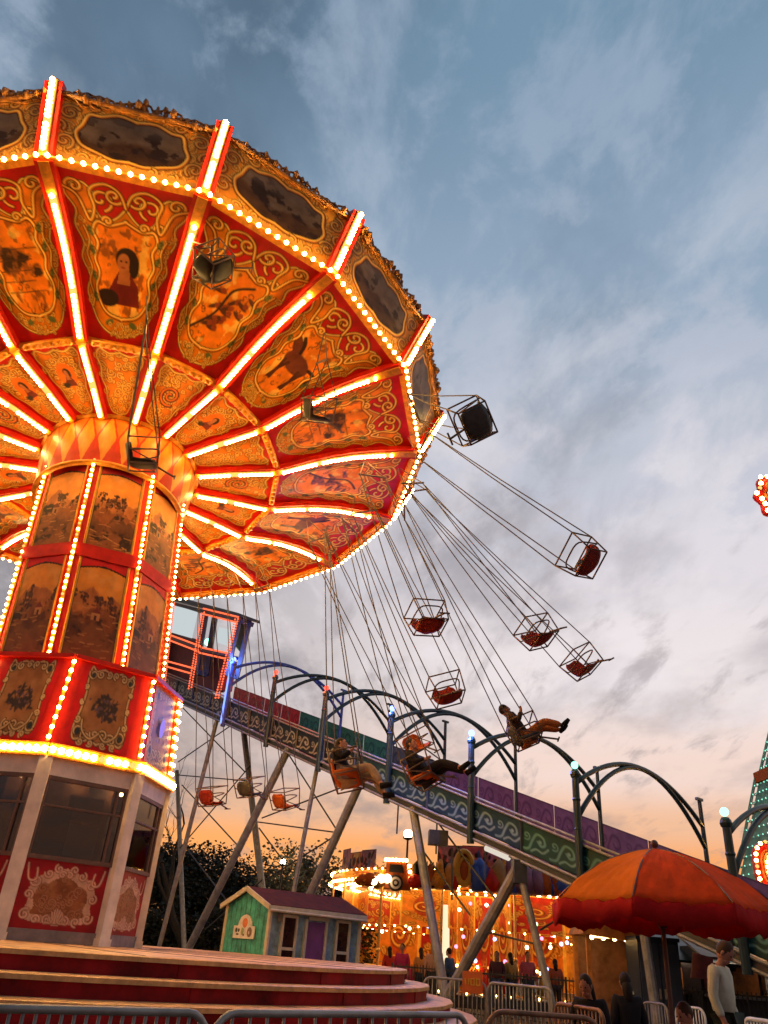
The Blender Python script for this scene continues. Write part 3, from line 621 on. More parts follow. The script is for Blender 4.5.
# ================================================================== PEOPLE
def _pose2(P):
    P = dict(P); P.update(kn=(.12, .46, .10), an=(.13, .62, -.32), to=(.14, .78, -.36), hed=(.03, -.02, .74), wr=(.24, .20, .42), ha=(.25, .24, .50)); return P
def _pose3(P):
    P = dict(P); P.update(kn=(.16, .44, .20), an=(.11, .74, .0), to=(.14, .90, .05), hed=(-.04, -.10, .73), el=(.30, -.05, .34), wr=(.32, .10, .52), ha=(.31, .12, .60)); return P
def skinned(pts, edges, rad, root=0, sub=1):
    me = bpy.data.meshes.new('tmp'); bm = bmesh.new()
    ly = bm.verts.layers.skin.verify()
    vs = [bm.verts.new(p) for p in pts]
    for a, b_ in edges: bm.edges.new((vs[a], vs[b_]))
    for i, v in enumerate(vs):
        r = rad[i]; v[ly].radius = r if isinstance(r, tuple) else (r, r); v[ly].use_root = (i == root)
    bm.to_mesh(me); bm.free(); o = bpy.data.objects.new('tmp', me); COL.objects.link(o)
    o.modifiers.new('s', 'SKIN').use_smooth_shade = True
    if sub: s = o.modifiers.new('d', 'SUBSURF'); s.levels = sub; s.render_levels = sub
    dg = bpy.context.evaluated_depsgraph_get(); dg.update(); r = bpy.data.meshes.new_from_object(o.evaluated_get(dg))
    bpy.data.objects.remove(o); bpy.data.meshes.remove(me); return r
_sk = {}
def tone(key, c, rough=.7):
    if key not in _sk: _sk[key] = mat(key, c, rough, 0, .12, 9, .12 if 'cloth' in key else 0, bscale=120, spec=.15)
    return _sk[key]
POSE = {
 'stand': dict(pel=(0, 0, .93), che=(0, .0, 1.25), nec=(0, .01, 1.46), hed=(0, .03, 1.60), sh=(.18, 0, 1.41), el=(.235, -.03, 1.13), wr=(.25, .07, .89), ha=(.25, .11, .80), hi=(.09, 0, .90), kn=(.105, .03, .50), an=(.11, 0, .09), to=(.125, .17, .035)),
 'sit': dict(pel=(0, 0, .50), che=(0, .05, .84), nec=(0, .07, 1.05), hed=(0, .11, 1.18), sh=(.18, .05, 1.0), el=(.24, .08, .74), wr=(.17, .30, .68), ha=(.13, .38, .66), hi=(.09, .02, .49), kn=(.12, .44, .50), an=(.12, .44, .09), to=(.13, .60, .035)),
 'ride': dict(pel=(0, 0, .08), che=(0, -.08, .40), nec=(0, -.08, .61), hed=(0, -.05, .75), sh=(.18, -.08, .56), el=(.25, .02, .30), wr=(.20, .25, .28), ha=(.18, .33, .30), hi=(.09, .03, .08), kn=(.12, .45, .14), an=(.12, .78, -.14), to=(.13, .95, -.12)),
}
POSE['ride2'] = _pose2(POSE['ride']); POSE['ride3'] = _pose3(POSE['ride'])
def person(label, M, pose='stand', skin=(.42, .20, .13), shirt=(.3, .3, .3), pants=(.05, .05, .07), hair=(.02, .012, .008), long=False, h=1.0, fingers=False, nod=0., group=None, scl=(1, 1, 1), longsleeve=True):
    P = POSE[pose]; V = {k: Vector(v) for k, v in P.items()}
    if nod: V['hed'] = V['hed'] + Vector((0, nod * .06, -nod * .03))
    def sd(k, s): v = V[k]; return Vector((v.x * s, v.y, v.z))
    seq = [V['pel'], V['che'], V['nec'], V['hed'] - Vector((0, .015, .05)), V['hed'] + Vector((0, 0, .04))]; ed = [(0, 1), (1, 2), (2, 3), (3, 4)]; rd = [(.15, .11), (.155, .115), .055, .06, .075]
    for s in (-1, 1):
        b = len(seq); seq += [sd(k, s) for k in ('sh', 'el', 'wr', 'ha')]; ed += [(1, b), (b, b + 1), (b + 1, b + 2), (b + 2, b + 3)]; rd += [.062, .045, .032, (.042, .022)]
        b = len(seq); seq += [sd(k, s) for k in ('hi', 'kn', 'an', 'to')]; ed += [(0, b), (b, b + 1), (b + 1, b + 2), (b + 2, b + 3)]; rd += [.095, .062, .042, .036]
    body = skinned(seq, ed, rd)
    sk = tone('skin_%.2f' % skin[0], skin); body.materials.clear(); body.materials.append(sk)
    # head and face as part of the same mesh
    bm = bmesh.new(); bm.from_mesh(body)
    Hc = V['hed'] + Vector((0, .01, .03)); fw = Vector((0, math.cos(nod * .7), -math.sin(nod * .7))); u_ = Vector((0, math.sin(nod * .7), math.cos(nod * .7)))
    HM = frame((0, 0, 0), Vector((1, 0, 0)), fw, u_).to_3x3()
    hb = MB(); hb.ball(Hc, 1, (.076, .095, .118), 14, 10, HM); hb.ball(Hc + fw * .096 - u_ * .012, 1, (.013, .02, .024), 6, 5, HM); hb.ball(Hc + fw * .05 - u_ * .07, 1, (.05, .05, .045), 8, 6, HM)
    for s in (-1, 1): hb.ball(Hc + Vector((s * .077, 0, 0)) - u_ * .01, 1, (.012, .022, .032), 6, 5, HM)
    nf0 = len(hb.f); hb.cur = 1
    for s in (-1, 1): hb.ball(Hc + Vector((s * .03, 0, 0)) + fw * .084 + u_ * .015, 1, (.013, .012, .008), 6, 4, HM)
    hb.cur = 2; hb.ball(Hc + fw * .092 - u_ * .055, 1, (.024, .010, .007), 6, 4, HM); hb.cur = 0
    if fingers:
        for s in (-1, 1):
            ha = sd('ha', s); wr = sd('wr', s); d, a, c = basis(ha - wr, (0, 1, 0))
            for q, ln in zip((-.028, -.009, .010, .028), (.062, .075, .07, .055)):
                p = ha + c * q; hb.tube([p - d * .01, p + d * ln * .45 + a * (-s) * .004, p + d * ln * .8 - a * s * .016, p + d * ln - a * s * .034], [.0095, .009, .008, .006], 6)
            p = wr + d * .03 + c * .026; hb.tube([p, p + d * .03 + c * .026, p + d * .058 + c * .034], [.011, .010, .007], 6)
    tmp = hb.mesh('t', [sk, tone('eye_dark', (.02, .015, .012)), tone('lip', (.30, .08, .07))], True); bm.from_mesh(tmp); bm.to_mesh(body); bm.free()
    body.materials.append(tone('eye_dark', (.02, .015, .012))); body.materials.append(tone('lip', (.30, .08, .07)))
    body.polygons.foreach_set('use_smooth', [True] * len(body.polygons))
    o = bpy.data.objects.new('person', body); COL.objects.link(o); o.matrix_basis = M @ Matrix.Scale(h, 4)
    tag(o, label, 'person', group)
    def child(name, me, m):
        me.materials.clear(); me.materials.append(m); me.polygons.foreach_set('use_smooth', [True] * len(me.polygons))
        c = bpy.data.objects.new(name, me); COL.objects.link(c); c.parent = o
    # shirt
    seq = [V['pel'] + (V['che'] - V['pel']) * -.05, V['pel'].lerp(V['che'], .5), V['che'], V['nec'] - Vector((0, 0, .035))]; ed = [(0, 1), (1, 2), (2, 3)]; rd = [(.195, .155), (.188, .15), (.198, .155), (.08, .075)]
    for s in (-1, 1):
        b = len(seq); e = sd('el', s) if longsleeve else sd('sh', s).lerp(sd('el', s), .7); seq += [sd('sh', s), e] + ([sd('el', s).lerp(sd('wr', s), .85)] if longsleeve else []); ed += [(2, b), (b, b + 1)] + ([(b + 1, b + 2)] if longsleeve else []); rd += [.080, .062] + ([.048] if longsleeve else [])
    child('shirt', skinned(seq, ed, rd), tone('cloth_%.2f_%.2f_%.2f' % shirt, shirt, .85))
    seq = [V['pel'] + Vector((0, 0, .02))]; ed = []; rd = [(.168, .125)]
    for s in (-1, 1):
        b = len(seq); seq += [sd('hi', s), sd('kn', s), sd('kn', s).lerp(sd('an', s), .93)]; ed += [(0, b), (b, b + 1), (b + 1, b + 2)]; rd += [.112, .082, .068]
    child('trousers', skinned(seq, ed, rd), tone('cloth_%.2f_%.2f_%.2f' % pants, pants, .85))
    hm_ = MB(); hm_.ball(Hc - fw * .018 + u_ * .022, 1, (.084, .098, .112), 14, 10, HM)
    hm_.f = [f for f in hm_.f if not all((Vector(hm_.v[i]) - Hc).dot(fw) > .045 and (Vector(hm_.v[i]) - Hc).dot(u_) < .075 for i in f) and not all((Vector(hm_.v[i]) - Hc).dot(u_) < -.045 for i in f)]
    if long: hm_.tube([Hc - fw * .03 + u_ * .02, Hc - fw * .075 - u_ * .08, Hc - fw * .085 - u_ * .22, Hc - fw * .07 - u_ * .30], [.07, .075, .07, .03], 10)
    hm_.mi = [0] * len(hm_.f); child('hair', hm_.mesh('hair', M_['black'], True), tone('hair_%.3f' % hair[0], hair, .6))
    for s in (-1, 1): sh_ = MB(); d = (sd('to', s) - sd('an', s)); sh_.tube([sd('an', s) - Vector((0, .03, .02)), sd('an', s) + d * .5 - Vector((0, 0, .01)), sd('to', s) + d * .05], [.05, .052, .036], 8); child('shoe', sh_.mesh('shoe', M_['black'], True), M_['black'])
    return o
def PM(x, y, z=0., yaw=0.): return Matrix.Translation((x, y, z)) @ Matrix.Rotation(yaw, 4, 'Z')

# ================================================================== SWING SEATS
def seat_meshes(cm):
    W, D, H = .29, .23, .44; r = .014
    fr = MB()
    T = [(-W - .03, -D - .03, H), (W + .03, -D - .03, H), (W + .03, D + .03, H), (-W - .03, D + .03, H)]; Bm = [(-W + .03, -D, 0), (W - .03, -D, 0), (W - .03, D, 0), (-W + .03, D, 0)]
    for i in range(4):
        fr.tube([T[i], T[(i + 1) % 4]], r, 6); fr.tube([T[i], Bm[i]], r, 6); fr.tube([Bm[i], Bm[(i + 1) % 4]], r, 6)
    fr.tube([T[0], (-W, -D, .24), Bm[3]], r * .8, 6); fr.tube([T[1], (W, -D, .24), Bm[2]], r * .8, 6)
    fr.tube([(0, D, .02), (0, D + .30, -.16)], .018, 6); fr.tube([(-.1, D + .30, -.16), (.1, D + .30, -.16)], .016, 6); fr.tube(list(map(tuple, catmull([(-W, -D + .05, .22), (-W * .8, D - .02, .26), (0, D + .04, .27), (W * .8, D - .02, .26), (W, -D + .05, .22)], 4))), .014, 6)
    pan = MB(); n = 8
    for i in range(n):  # moulded bucket: curved pan cross-sections with thickness
        pass
    xs = np.linspace(-W + .04, W - .04, 9); ys = np.linspace(-D + .02, D - .02, 7)
    top = [(x * (1 - .22 * (abs(y) / D) ** 3), y * (1 - .12 * (abs(x) / W) ** 3), .03 + .07 * (abs(x) / W) ** 2.5 + .05 * max(0, -y / D) ** 2) for y in ys for x in xs]; bot = [(x * 1.02, y * 1.02, z - .035) for x, y, z in top]
    k = len(top); fs = []
    for j in range(6):
        for i in range(8):
            a = j * 9 + i; fs += [(a, a + 1, a + 10, a + 9), (k + a + 9, k + a + 10, k + a + 1, k + a)]
    edge = [i for i in range(9)] + [9 * j + 8 for j in range(1, 7)] + [54 + i for i in range(7, -1, -1)] + [9 * j for j in range(5, 0, -1)]
    for a, b_ in zip(edge, edge[1:] + edge[:1]): fs.append((b_, a, k + a, k + b_))
    pan.add(top + bot, fs)
    bk = MB(); zs = np.linspace(.06, .40, 7); fr_ = [(x * (1 - .42 * abs((z - .23) / .17) ** 3.5), -D + .01 - .05 * (z / .4) + .09 * (abs(x) / W) ** 2, z) for z in zs for x in xs]; b2 = [(x, y - .03, z) for x, y, z in fr_]; bk.add(fr_ + b2, [f for f in fs])
    return fr.mesh('seat_frame', M_['tube'], True), pan.mesh('seat_pan', cm, True), bk.mesh('backrest', cm, True), T
SEATM = {k: seat_meshes(M_[k]) for k in ('seatred', 'seatgrey', 'seator', 'seatdark')}
rope_m = {}
def swing_seat(label, px, py, size, color, kk, ra, face, w=.62, spreader=True, tilt=1.):
    """seat centre seen at (px,py) with apparent width size; chains run up to the sweep arm at sector kk, radius ra"""
    P = CAMP + ray(px, py) * (F_PX * w / size)
    Aang = CPH + ST * kk; A = CF @ cf(Aang, ra, prz(min(ra, 6.5)) - .12)
    up = (A - P).normalized(); f = Vector(face); f = (f - up * f.dot(up)).normalized(); rt = f.cross(up)
    M = frame(P - up * .2, rt, f, up)
    s = tag(empty('chair_swing', M=M), label, 'swing', 'chair swings hanging on chains')
    fr, pan, bk, T = SEATM[color]
    link('seat_frame', fr, s, M); link('seat_pan', pan, s, M); link('backrest', bk, s, M)
    tang = (CF.to_3x3() @ Vector((-math.sin(Aang), math.cos(Aang), 0))).normalized(); radl = tang.cross(up).normalized()
    if tang.dot(rt) < 0: pass
    # spreader bar under the canopy: two ends, a pair of chains from each
    side = rt * (.30)
    B0, B1 = A - up * .55 - side, A - up * .55 + side
    b = MB(); b.tube([B0 - rt * .04, B1 + rt * .04], .022, 6); b.tube([B0, A], .012, 5); b.tube([B1, A + side * .2], .012, 5); b.build('spreader_bar', M_['tube'], s)
    for i, t in enumerate(T):
        top = (B0 if i in (0, 3) else B1); q = M @ Vector(t); c = MB(); mid = (q + top) / 2 - Vector((0, 0, .03)); c.tube([q, mid, top], .0115, 5); c.build('chain', M_['chain'], s)
    return s, M
OUT = {}
X, Yv = Vector((1, 0, 0)), Vector((0, 1, 0))
seats = [
 ('dark empty swing seat seen from behind, highest of those beside the canopy edge', 474, 422, 40, 'seatgrey', 3.4, 6.4, (-.75, .75, .2), None),
 ('empty red swing seat flung farthest out and highest of the three at the right', 583, 558, 37, 'seatred', 3.75, 6.35, (-.85, -.4, 0), None),
 ('empty red brown swing seat between the two outermost swings on the right', 538, 633, 32, 'seatred', 4.2, 6.2, (.5, -.8, 0), None),
 ('empty brown swing seat below the highest outer red one, lowest of the outer right trio', 583, 663, 31, 'seatred', 4.3, 6.3, (.6, -.75, 0), None),
 ('empty red swing seat hanging just above the arches, under the canopy rim', 428, 619, 34, 'seatred', 4.1, 5.4, (.35, -.9, 0), None),
 ('empty dark red swing seat almost touching the top of a blue lit arch', 447, 691, 32, 'seatred', 4.7, 5.4, (.15, -1, 0), None),
 ('swing seat with a rider in dark top and tan trousers in front of the slide', 347, 772, 36, 'seator', 5.4, 5.2, (.85, -.35, -.25), dict(label='person in tan trousers riding a swing, legs stretched out before the slide', pose='ride2', shirt=(.015, .012, .014), pants=(.34, .22, .13), skin=(.50, .22, .13))),
 ('orange swing seat with a rider in black passing in front of the slide panels', 424, 772, 34, 'seator', 5.0, 5.3, (.75, -.5, -.2), dict(label='person in black clothes riding a swing in front of the blue slide panels', shirt=(.02, .016, .018), pants=(.018, .016, .02), skin=(.48, .20, .12))),
 ('empty orange swing seat behind the rider in black', 417, 742, 27, 'seator', 5.3, 4.6, (.5, -.8, 0), None),
 ('swing seat with a rider in orange trousers above the green slide arch', 525, 733, 32, 'seatgrey', 4.6, 6.3, (.9, -.1, -.15), dict(label='person in orange trousers and dark top riding the outermost swing above the arches', pose='ride3', shirt=(.05, .03, .025), pants=(.42, .12, .03), skin=(.25, .11, .07))),
 ('empty red swing seat behind the slide supports, leftmost of three far swings', 212, 797, 24, 'seatred', 7.5, 5.3, (.6, .8, 0), None),
 ('empty grey swing seat behind the slide supports, middle of three far swings', 250, 788, 24, 'seatgrey', 7.1, 5.3, (.6, .8, 0), None),
 ('empty orange swing seat behind the slide supports, rightmost of three far swings', 285, 800, 24, 'seator', 6.7, 5.3, (.7, .7, 0), None),
 ('black empty swing seat passing below the painted canopy panel right of the portrait lady', 215, 266, 36, 'seatdark', 1.0, 5.6, (.9, .2, 0), None),
 ('dark empty swing seat in front of the diamond patterned hub', 143, 456, 36, 'seatdark', .75, 4.4, (.9, .3, 0), None),
 ('dark empty swing seat crossing a bulb lined canopy rib near the rim', 318, 411, 32, 'seatdark', 2.35, 5.6, (.8, .4, 0), None),
]
for lb, px, py, sz, cm, kk, ra, fc, rider in seats:
    s, M = swing_seat(lb, px, py, sz, cm, kk, ra, fc)
    if rider: person(rider.pop('label'), M @ Matrix.Translation((0, -.04, .02)), rider.pop('pose', 'ride'), group='riders on the swings', **rider)

# ================================================================== SLIDE
SA = Vector((-5.1, 30.2, 7.4 + EYE)); SD = Vector((10, -11.6, -5.65)); SWD = Vector((.757, .653, 0)); SW = 5.8
def sl(t, w=0., h=0.): return SA + SD * t + SWD * w + Vector((0, 0, h))
SN = Vector((-.653 * 0 + .653, -.757, 0)).cross(Vector((0, 0, 1)))
def onplane(px, py, w=0.):
    d = ray(px, py); n_ = SWD; p0 = SA + SWD * w
    return CAMP + d * ((p0 - CAMP).dot(n_) / d.dot(n_))
slide = tag(empty('slide', (sl(1, SW / 2).x, sl(1, SW / 2).y, 0)), 'long steel fun slide with green arches and lamps descending across the picture on lattice supports', 'slide')
T0, T1 = -.675, 1.47; dt = .105
b = MB()
for w in (0, SW): b.beam(sl(T0, w, -.10), sl(T1, w, -.10), .12, .22)
b.beam(sl(T0, SW / 2, -.10), sl(T1, SW / 2, -.10), .12, .2)
t = T0 + .02
while t < T1: b.beam(sl(t, 0, -.16), sl(t, SW, -.16), .10, .10); t += dt
b.build('stringer', M_['dsteel'], slide)
b = MB(); NL = 6
prof_l = []
for i in range(NL):
    for q, hh in ((0.02, .10), (.10, .02), (.5, 0), (.90, .02), (.98, .10)): prof_l.append((SW * (i + q) / NL, hh + .03))
TT = [T0 + (T1 - T0) * k / 40 for k in range(41)]
vs = [sl(t, w, h) for t in TT for w, h in prof_l]; k = len(prof_l); b.add(vs, [(i * k + j, i * k + j + 1, (i + 1) * k + j + 1, (i + 1) * k + j) for i in range(40) for j in range(k - 1)])
b.build('slide_bed', M_['bed'], slide, smooth=True)
rail = MB()
for h in (.75, .85): rail.tube([sl(T0, -.03, h), sl(T1, -.03, h)], .030, 8)
for h in (.02, -.17): rail.tube([sl(T0, -.10, h), sl(T1, -.10, h)], .035, 8)
rail.build('handrail', M_['steel'], slide)
wa = dict(dark=wave_art((.010, .014, .018), (.34, .32, .26), (.42, .37, .26)), blue=wave_art((.010, .038, .075), (.15, .25, .31), (.20, .29, .34)), grn=wave_art((.006, .048, .045), (.09, .23, .20), (.14, .28, .25)))  # blue panels have the blue lamp light mixed into their paint
fa = dict(red=wave_art((.62, .02, .02), (.30, .008, .010), (.7, .05, .04)), grn=wave_art((.035, .17, .09), (.02, .07, .05), (.05, .20, .12)), gry=wave_art((.07, .085, .075), (.035, .04, .045), (.10, .11, .10)), pur=wave_art((.13, .06, .115), (.075, .03, .075), (.16, .07, .13)))
pm_near = {k: art_mesh('side_panel', v, quad(sl(0, -.0, .72), sl(dt * .97, -.0, .72), sl(dt * .97, 0, .06), sl(0, 0, .06))) for k, v in wa.items()}
pm_far = {k: art_mesh('side_panel', v, quad(sl(0, SW, 1.05), sl(dt * .99, SW, 1.05), sl(dt * .99, SW, .04), sl(0, SW, .04))) for k, v in fa.items()}
i = 0; t = T0
while t + dt < T1 + .01:
    kn = 'dark' if t < .42 else ('blue' if t < .80 else 'grn')
    link('side_panel', pm_near[kn], slide, Matrix.Translation(SD * t))
    kf = 'red' if t < -.34 else ('grn' if t < .15 else ('gry' if t < .34 else 'pur'))
    link('side_panel', pm_far[kf], slide, Matrix.Translation(SD * t)); 
    b = MB(); b.beam(sl(t, -.02, -.1), sl(t, -.02, .82), .05, .05); b.build('panel_post', M_['dsteel'], slide); t += dt
# arches
def lamp_light(p, nm):
    ld = bpy.data.lights.new('lamp_glow', 'POINT'); ld.energy = 330 if 'blue' in nm else 190; ld.color = (.10, .22, 1) if 'blue' in nm else (1, .09, .03); ld.shadow_soft_size = .09
    lo = bpy.data.objects.new('lamp_glow', ld); COL.objects.link(lo); lo.parent = slide; lo.matrix_basis = wm(slide).inverted() @ Matrix.Translation(p)
def arch(t, pm, lamp, near=True, far=True, hN=2.35, blue=0.):
    if near:
        b = MB(); b.tube([sl(t, -.12, -.3), sl(t, -.12, hN)], [.095, .080], 10); b.ball(sl(t, -.12, hN - .10), .12, n=10, m=6); b.ball(sl(t, -.12, hN * .72), .10, (1, 1, .7), 10, 6); b.ball(sl(t, -.12, hN * .45), .095, (1, 1, .7), 10, 6)
        b.build('arch_post', pm, slide)
        lm = MB(); lm.ball(sl(t, -.12, hN + .11), .085, n=10, m=8); lo = lm.build('arch_lamp', lamp, slide, smooth=True)
        if t < 0: q_ = MB(); q_.tube([sl(t, -.235, -.2), sl(t, -.235, hN - .15)], .035, 6); q_.build('led_strip', emit('blue_strip', (.20, .32, 1), 2.0), slide)
        if t < .9: lamp_light(sl(t, -.42, hN + .16), lamp.name)
    b = MB(); b.tube([sl(t, SW, -.2), sl(t, SW, 2.62)], [.07, .055], 10); b.beam(sl(t, SW - .16, 2.66), sl(t, SW + .16, 2.66), .08, .07); b.build('arch_post', pm, slide)
    b = MB(); S = np.linspace(0, 1, 22)
    up_ = [sl(t, -.12 + (SW + .12) * s, 2.05 + (1.95 - 2.05) * s + 4 * .95 * s * (1 - s)) for s in S]; lo_ = [sl(t, -.12 + (SW + .12) * s, 1.30 + (1.40 - 1.30) * s + 4 * 1.58 * s * (1 - s)) for s in S]
    b.tube(up_, .060, 8); b.tube(lo_, .060, 8)
    b.build('arch', pm, slide, smooth=True)
for t, pm, lp in ((-.05, 'blue', 'lampblue'), (.16, 'green', 'lampred'), (.37, 'green', 'lampred'), (.59, 'green', 'lampblue'), (.80, 'green', 'lampblue'), (1.01, 'green', 'lampgreen'), (1.233, 'green', 'lampgreen'), (1.44, 'green', 'lampgreen')): arch(t, M_[pm], M_[lp])
# supports: measured legs, feet carried down to the ground
def leg(p_top, p_low, w, r, m=M_['steel']):
    a = onplane(*p_top, w); c = onplane(*p_low, w); d = (c - a); k = (a.z - 0.0) / (a.z - c.z); f = a + d * k
    b = MB(); b.tube([a, f], r, 10); b.box(f + Vector((0, 0, .02)), (.4, .4, .04)); b.build('support_leg', m, slide, smooth=False)
for a, c, w, r in (((219, 712), (166, 920), 0, .085), ((289, 748), (203, 920), 0, .13), ((319, 757), (294, 890), 0, .07), ((361, 781), (312, 890), 0, .13), ((413, 808), (437, 950), 0, .12), ((518, 868), (463, 969), 0, .14), ((520, 872), (545, 975), 0, .09),
                   ((177, 771), (183, 920), SW * .5, .10), ((243, 725), (262, 887), SW * .5, .13), ((640, 905), (652, 985), 0, .1)):
    leg(a, c, w, r)
def brace(p, q, w=.3, r=.024):
    b = MB(); b.tube([onplane(*p, w), onplane(*q, w)], r, 6); b.build('brace', M_['dsteel'], slide)
for p, q in (((183, 708), (245, 772)), ((236, 722), (178, 762)), ((178, 775), (249, 781)), ((182, 785), (240, 848)), ((250, 766), (180, 848)), ((289, 755), (338, 832)), ((262, 818), (348, 785)), ((258, 822), (333, 832)), ((335, 836), (265, 880)), ((259, 828), (284, 862)), ((184, 845), (230, 905)), ((205, 930), (262, 880)), ((430, 812), (500, 905)), ((415, 840), (470, 915)), ((452, 848), (452, 900)), ((540, 930), (590, 900)), ((478, 930), (540, 945))): brace(p, q)
for t in (.62, .72, .83): b = MB(); b.tube([sl(t, -.08, -.10), sl(t, -.08, -.95)], .022, 6); b.build('hanger', M_['dsteel'], slide)
b = MB(); b.box(onplane(438, 836) - Vector((0, 0, .05)), (.5, .4, .35)); b.build('bracket_box', M_['dsteel'], slide); b = MB(); b.box(onplane(519, 872), (.3, .4, .5)); b.build('bracket_box', M_['dsteel'], slide)
b = MB(); b.tube([onplane(486, 848, -.1), onplane(509, 858, -.1)], .07, 10); b.build('tube_lamp', emit('tube_lamp', (1, .90, .75), .75), slide)

# top station of the slide: black frame edged with red rope lights
def tp(px, py, w=0.): return onplane(px, py, w)
tw = tag(empty('slide_tower', (sl(-.25, 1.5).x, sl(-.25, 1.5).y, 0)), 'red lit slide tower with a bright screen and green lamp, beside the painted swing column', 'tower')
W2 = .5
b = MB()
for w in (0., W2):
    o_ = SWD * w
    for p, q, th in (((206, 612), (196, 672), .3), ((240, 618), (226, 676), .24), ((204, 611), (242, 621), .24), ((158, 632), (203, 650), .24), ((160, 600), (206, 612), .2), ((203, 650), (228, 655), .16), ((160, 600), (150, 690), .3)):
        b.beam(tp(*p) + o_, tp(*q) + o_, th * .8, th * .8)
for p in ((206, 612), (240, 619), (160, 601), (196, 672)): b.beam(tp(*p), tp(*p) + SWD * W2, .2, .2)
b.build('station_frame', M_['dsteel'], tw)
ROPE = emit('rope_bulb', (1, .14, .055), 1.7)
for p, q in (((206, 613), (196, 672)), ((240, 619), (226, 676)), ((205, 612), (241, 621)), ((158, 633), (203, 650)), ((203, 651), (230, 657)), ((176, 604), (166, 690)), ((199, 655), (193, 690)), ((226, 676), (220, 700)), ((160, 662), (196, 672))):
    for o_ in (-.12, .12):
        a, c = tp(*p) - SWD * .16, tp(*q) - SWD * .16; d, sdv, u = basis(c - a, SWD); 
        L = (c - a).length; n_ = int(L / .11); off = sdv * o_; b = MB()
        for i in range(n_): b.bulb(a + d * (i + .5) * L / n_ + off, .045)
        b.build('rope_light', ROPE, tw)
b = MB(); q = [tp(164, 602, .4), tp(197, 612, .4), tp(191, 638, .4), tp(163, 630, .4)]; b.prism(q, SWD * .06); b.build('screen', M_['screen'], tw)
b = MB(); q = [tp(219, 627, 1.5), tp(231, 630, 1.5), tp(228, 646, 1.5), tp(216, 642, 1.5)]; b.prism(q, SWD * .06); b.build('back_window', M_['screen'], tw)
b = MB(); b.ball(tp(208, 642, .6), .16, n=10, m=8); b.build('green_lamp', emit('green_lamp_tower', (.2, 1, .55), 8), tw)
b = MB(); b.prism([tp(152, 640, .7), tp(228, 655, .7), tp(222, 692, .7), tp(150, 690, .7)], SWD * .1); b.prism([tp(163, 630, .75), tp(200, 640, .75), tp(199, 650, .75), tp(160, 642, .75)], SWD * .1); b.build('station_wall', mat('station_red_dark', (.10, .018, .015), .6, 0, .5, 4), tw)
b = MB(); b.prism([tp(232, 642, 1.2), tp(238, 618, 1.2), tp(247, 626, 1.2), tp(240, 652, 1.2)], SWD * .15)
r0 = [tp(150, 594) - SWD * .3, tp(244, 618) - SWD * .3, tp(244, 615) - SWD * .3, tp(150, 590) - SWD * .3]; b.prism(r0, SWD * (W2 + .6)); b.build('station_roof', M_['dsteel'], tw)
b = MB()
for dx, dw in ((0, 0), (0, W2)): 
    f = tp(160, 690) + SWD * dw; b = MB(); b.beam(f, Vector((f.x, f.y, 0)), .12, .12); b.build('station_leg', M_['dsteel'], tw)
b = MB()
b.ball(tp(235, 668, 1.) , .2, (1, 1, 1.4)); b.prism([tp(221, 668, .5), tp(230, 664, .5), tp(226, 690, .5), tp(217, 690, .5)], SWD * .3); b.build('red_pad', M_['red'], tw)

# ================================================================== HUT
h0 = at(232, 944, 20.0); 
hx = Vector((math.cos(.16), math.sin(.16), 0)); hy = Vector((-math.sin(.16), math.cos(.16), 0))
# corner between the gable and the long wall
c0 = at(266, 944, 19.2); c0.z = 0
gdir = Vector((-.643, .766, 0)); ldir = Vector((.766, .643, 0))
GW, LL, EV, RG = 1.75, 2.6, EYE + .80, EYE + 1.10
hut = tag(empty('hut', c0), 'small hut with green boarded gable, blue long wall, purple door and maroon roof', 'hut')
def hp(g_, l_, z): return c0 + gdir * g_ + ldir * l_ + Vector((0, 0, z))
b = MB(); b.add([hp(0, 0, 0), hp(GW, 0, 0), hp(GW, 0, EV), hp(GW / 2, 0, RG), hp(0, 0, EV)], [(0, 1, 2, 3, 4)])
for i in range(1, 9): g_ = GW * i / 9; b.beam(hp(g_, -.006, 0), hp(g_, -.006, EV + (RG - EV) * (1 - abs(g_ - GW / 2) / (GW / 2)) - .03), .014, .012, up=ldir)
b.build('gable_wall', M_['hutgreen'], hut)
b = MB(); b.add([hp(0, 0, 0), hp(0, LL, 0), hp(0, LL, EV), hp(0, 0, EV)], [(0, 1, 2, 3)]); b.add([hp(GW, 0, 0), hp(GW, LL, 0), hp(GW, LL, EV), hp(GW, 0, EV)], [(3, 2, 1, 0)]); b.add([hp(0, LL, 0), hp(GW, LL, 0), hp(GW, LL, EV), hp(GW / 2, LL, RG), hp(0, LL, EV)], [(0, 1, 2, 3, 4)])
for i in range(1, 10): b.beam(hp(-.008, LL * i / 10, 0), hp(-.008, LL * i / 10, EV - .02), .014, .012, up=gdir)
b.build('long_wall', M_['hutblue'], hut)
b = MB(); R0, R1 = hp(GW / 2, -.10, RG + .03), hp(GW / 2, LL + .12, RG + .03)
for s in (-.13, GW + .13):
    e0, e1 = hp(s, -.10, EV - .04), hp(s, LL + .12, EV - .04); b.prism([R0, R1, e1, e0], Vector((0, 0, .05)))
b.build('roof', M_['roof'], hut)
b = MB()
for s in (-.14, GW + .14): b.beam(hp(GW / 2, -.12, RG + .03), hp(s, -.12, EV - .05), .04, .10)
b.beam(hp(-.135, -.12, EV - .05), hp(-.135, LL + .12, EV - .05), .04, .09); b.beam(hp(-.015, .0, 0), hp(-.015, 0, EV), .09, .06, up=ldir); b.beam(hp(-.015, LL, 0), hp(-.015, LL, EV), .07, .06, up=ldir); b.beam(hp(GW, -.015, 0), hp(GW, -.015, EV), .06, .05); b.build('trim', M_['trim'], hut)
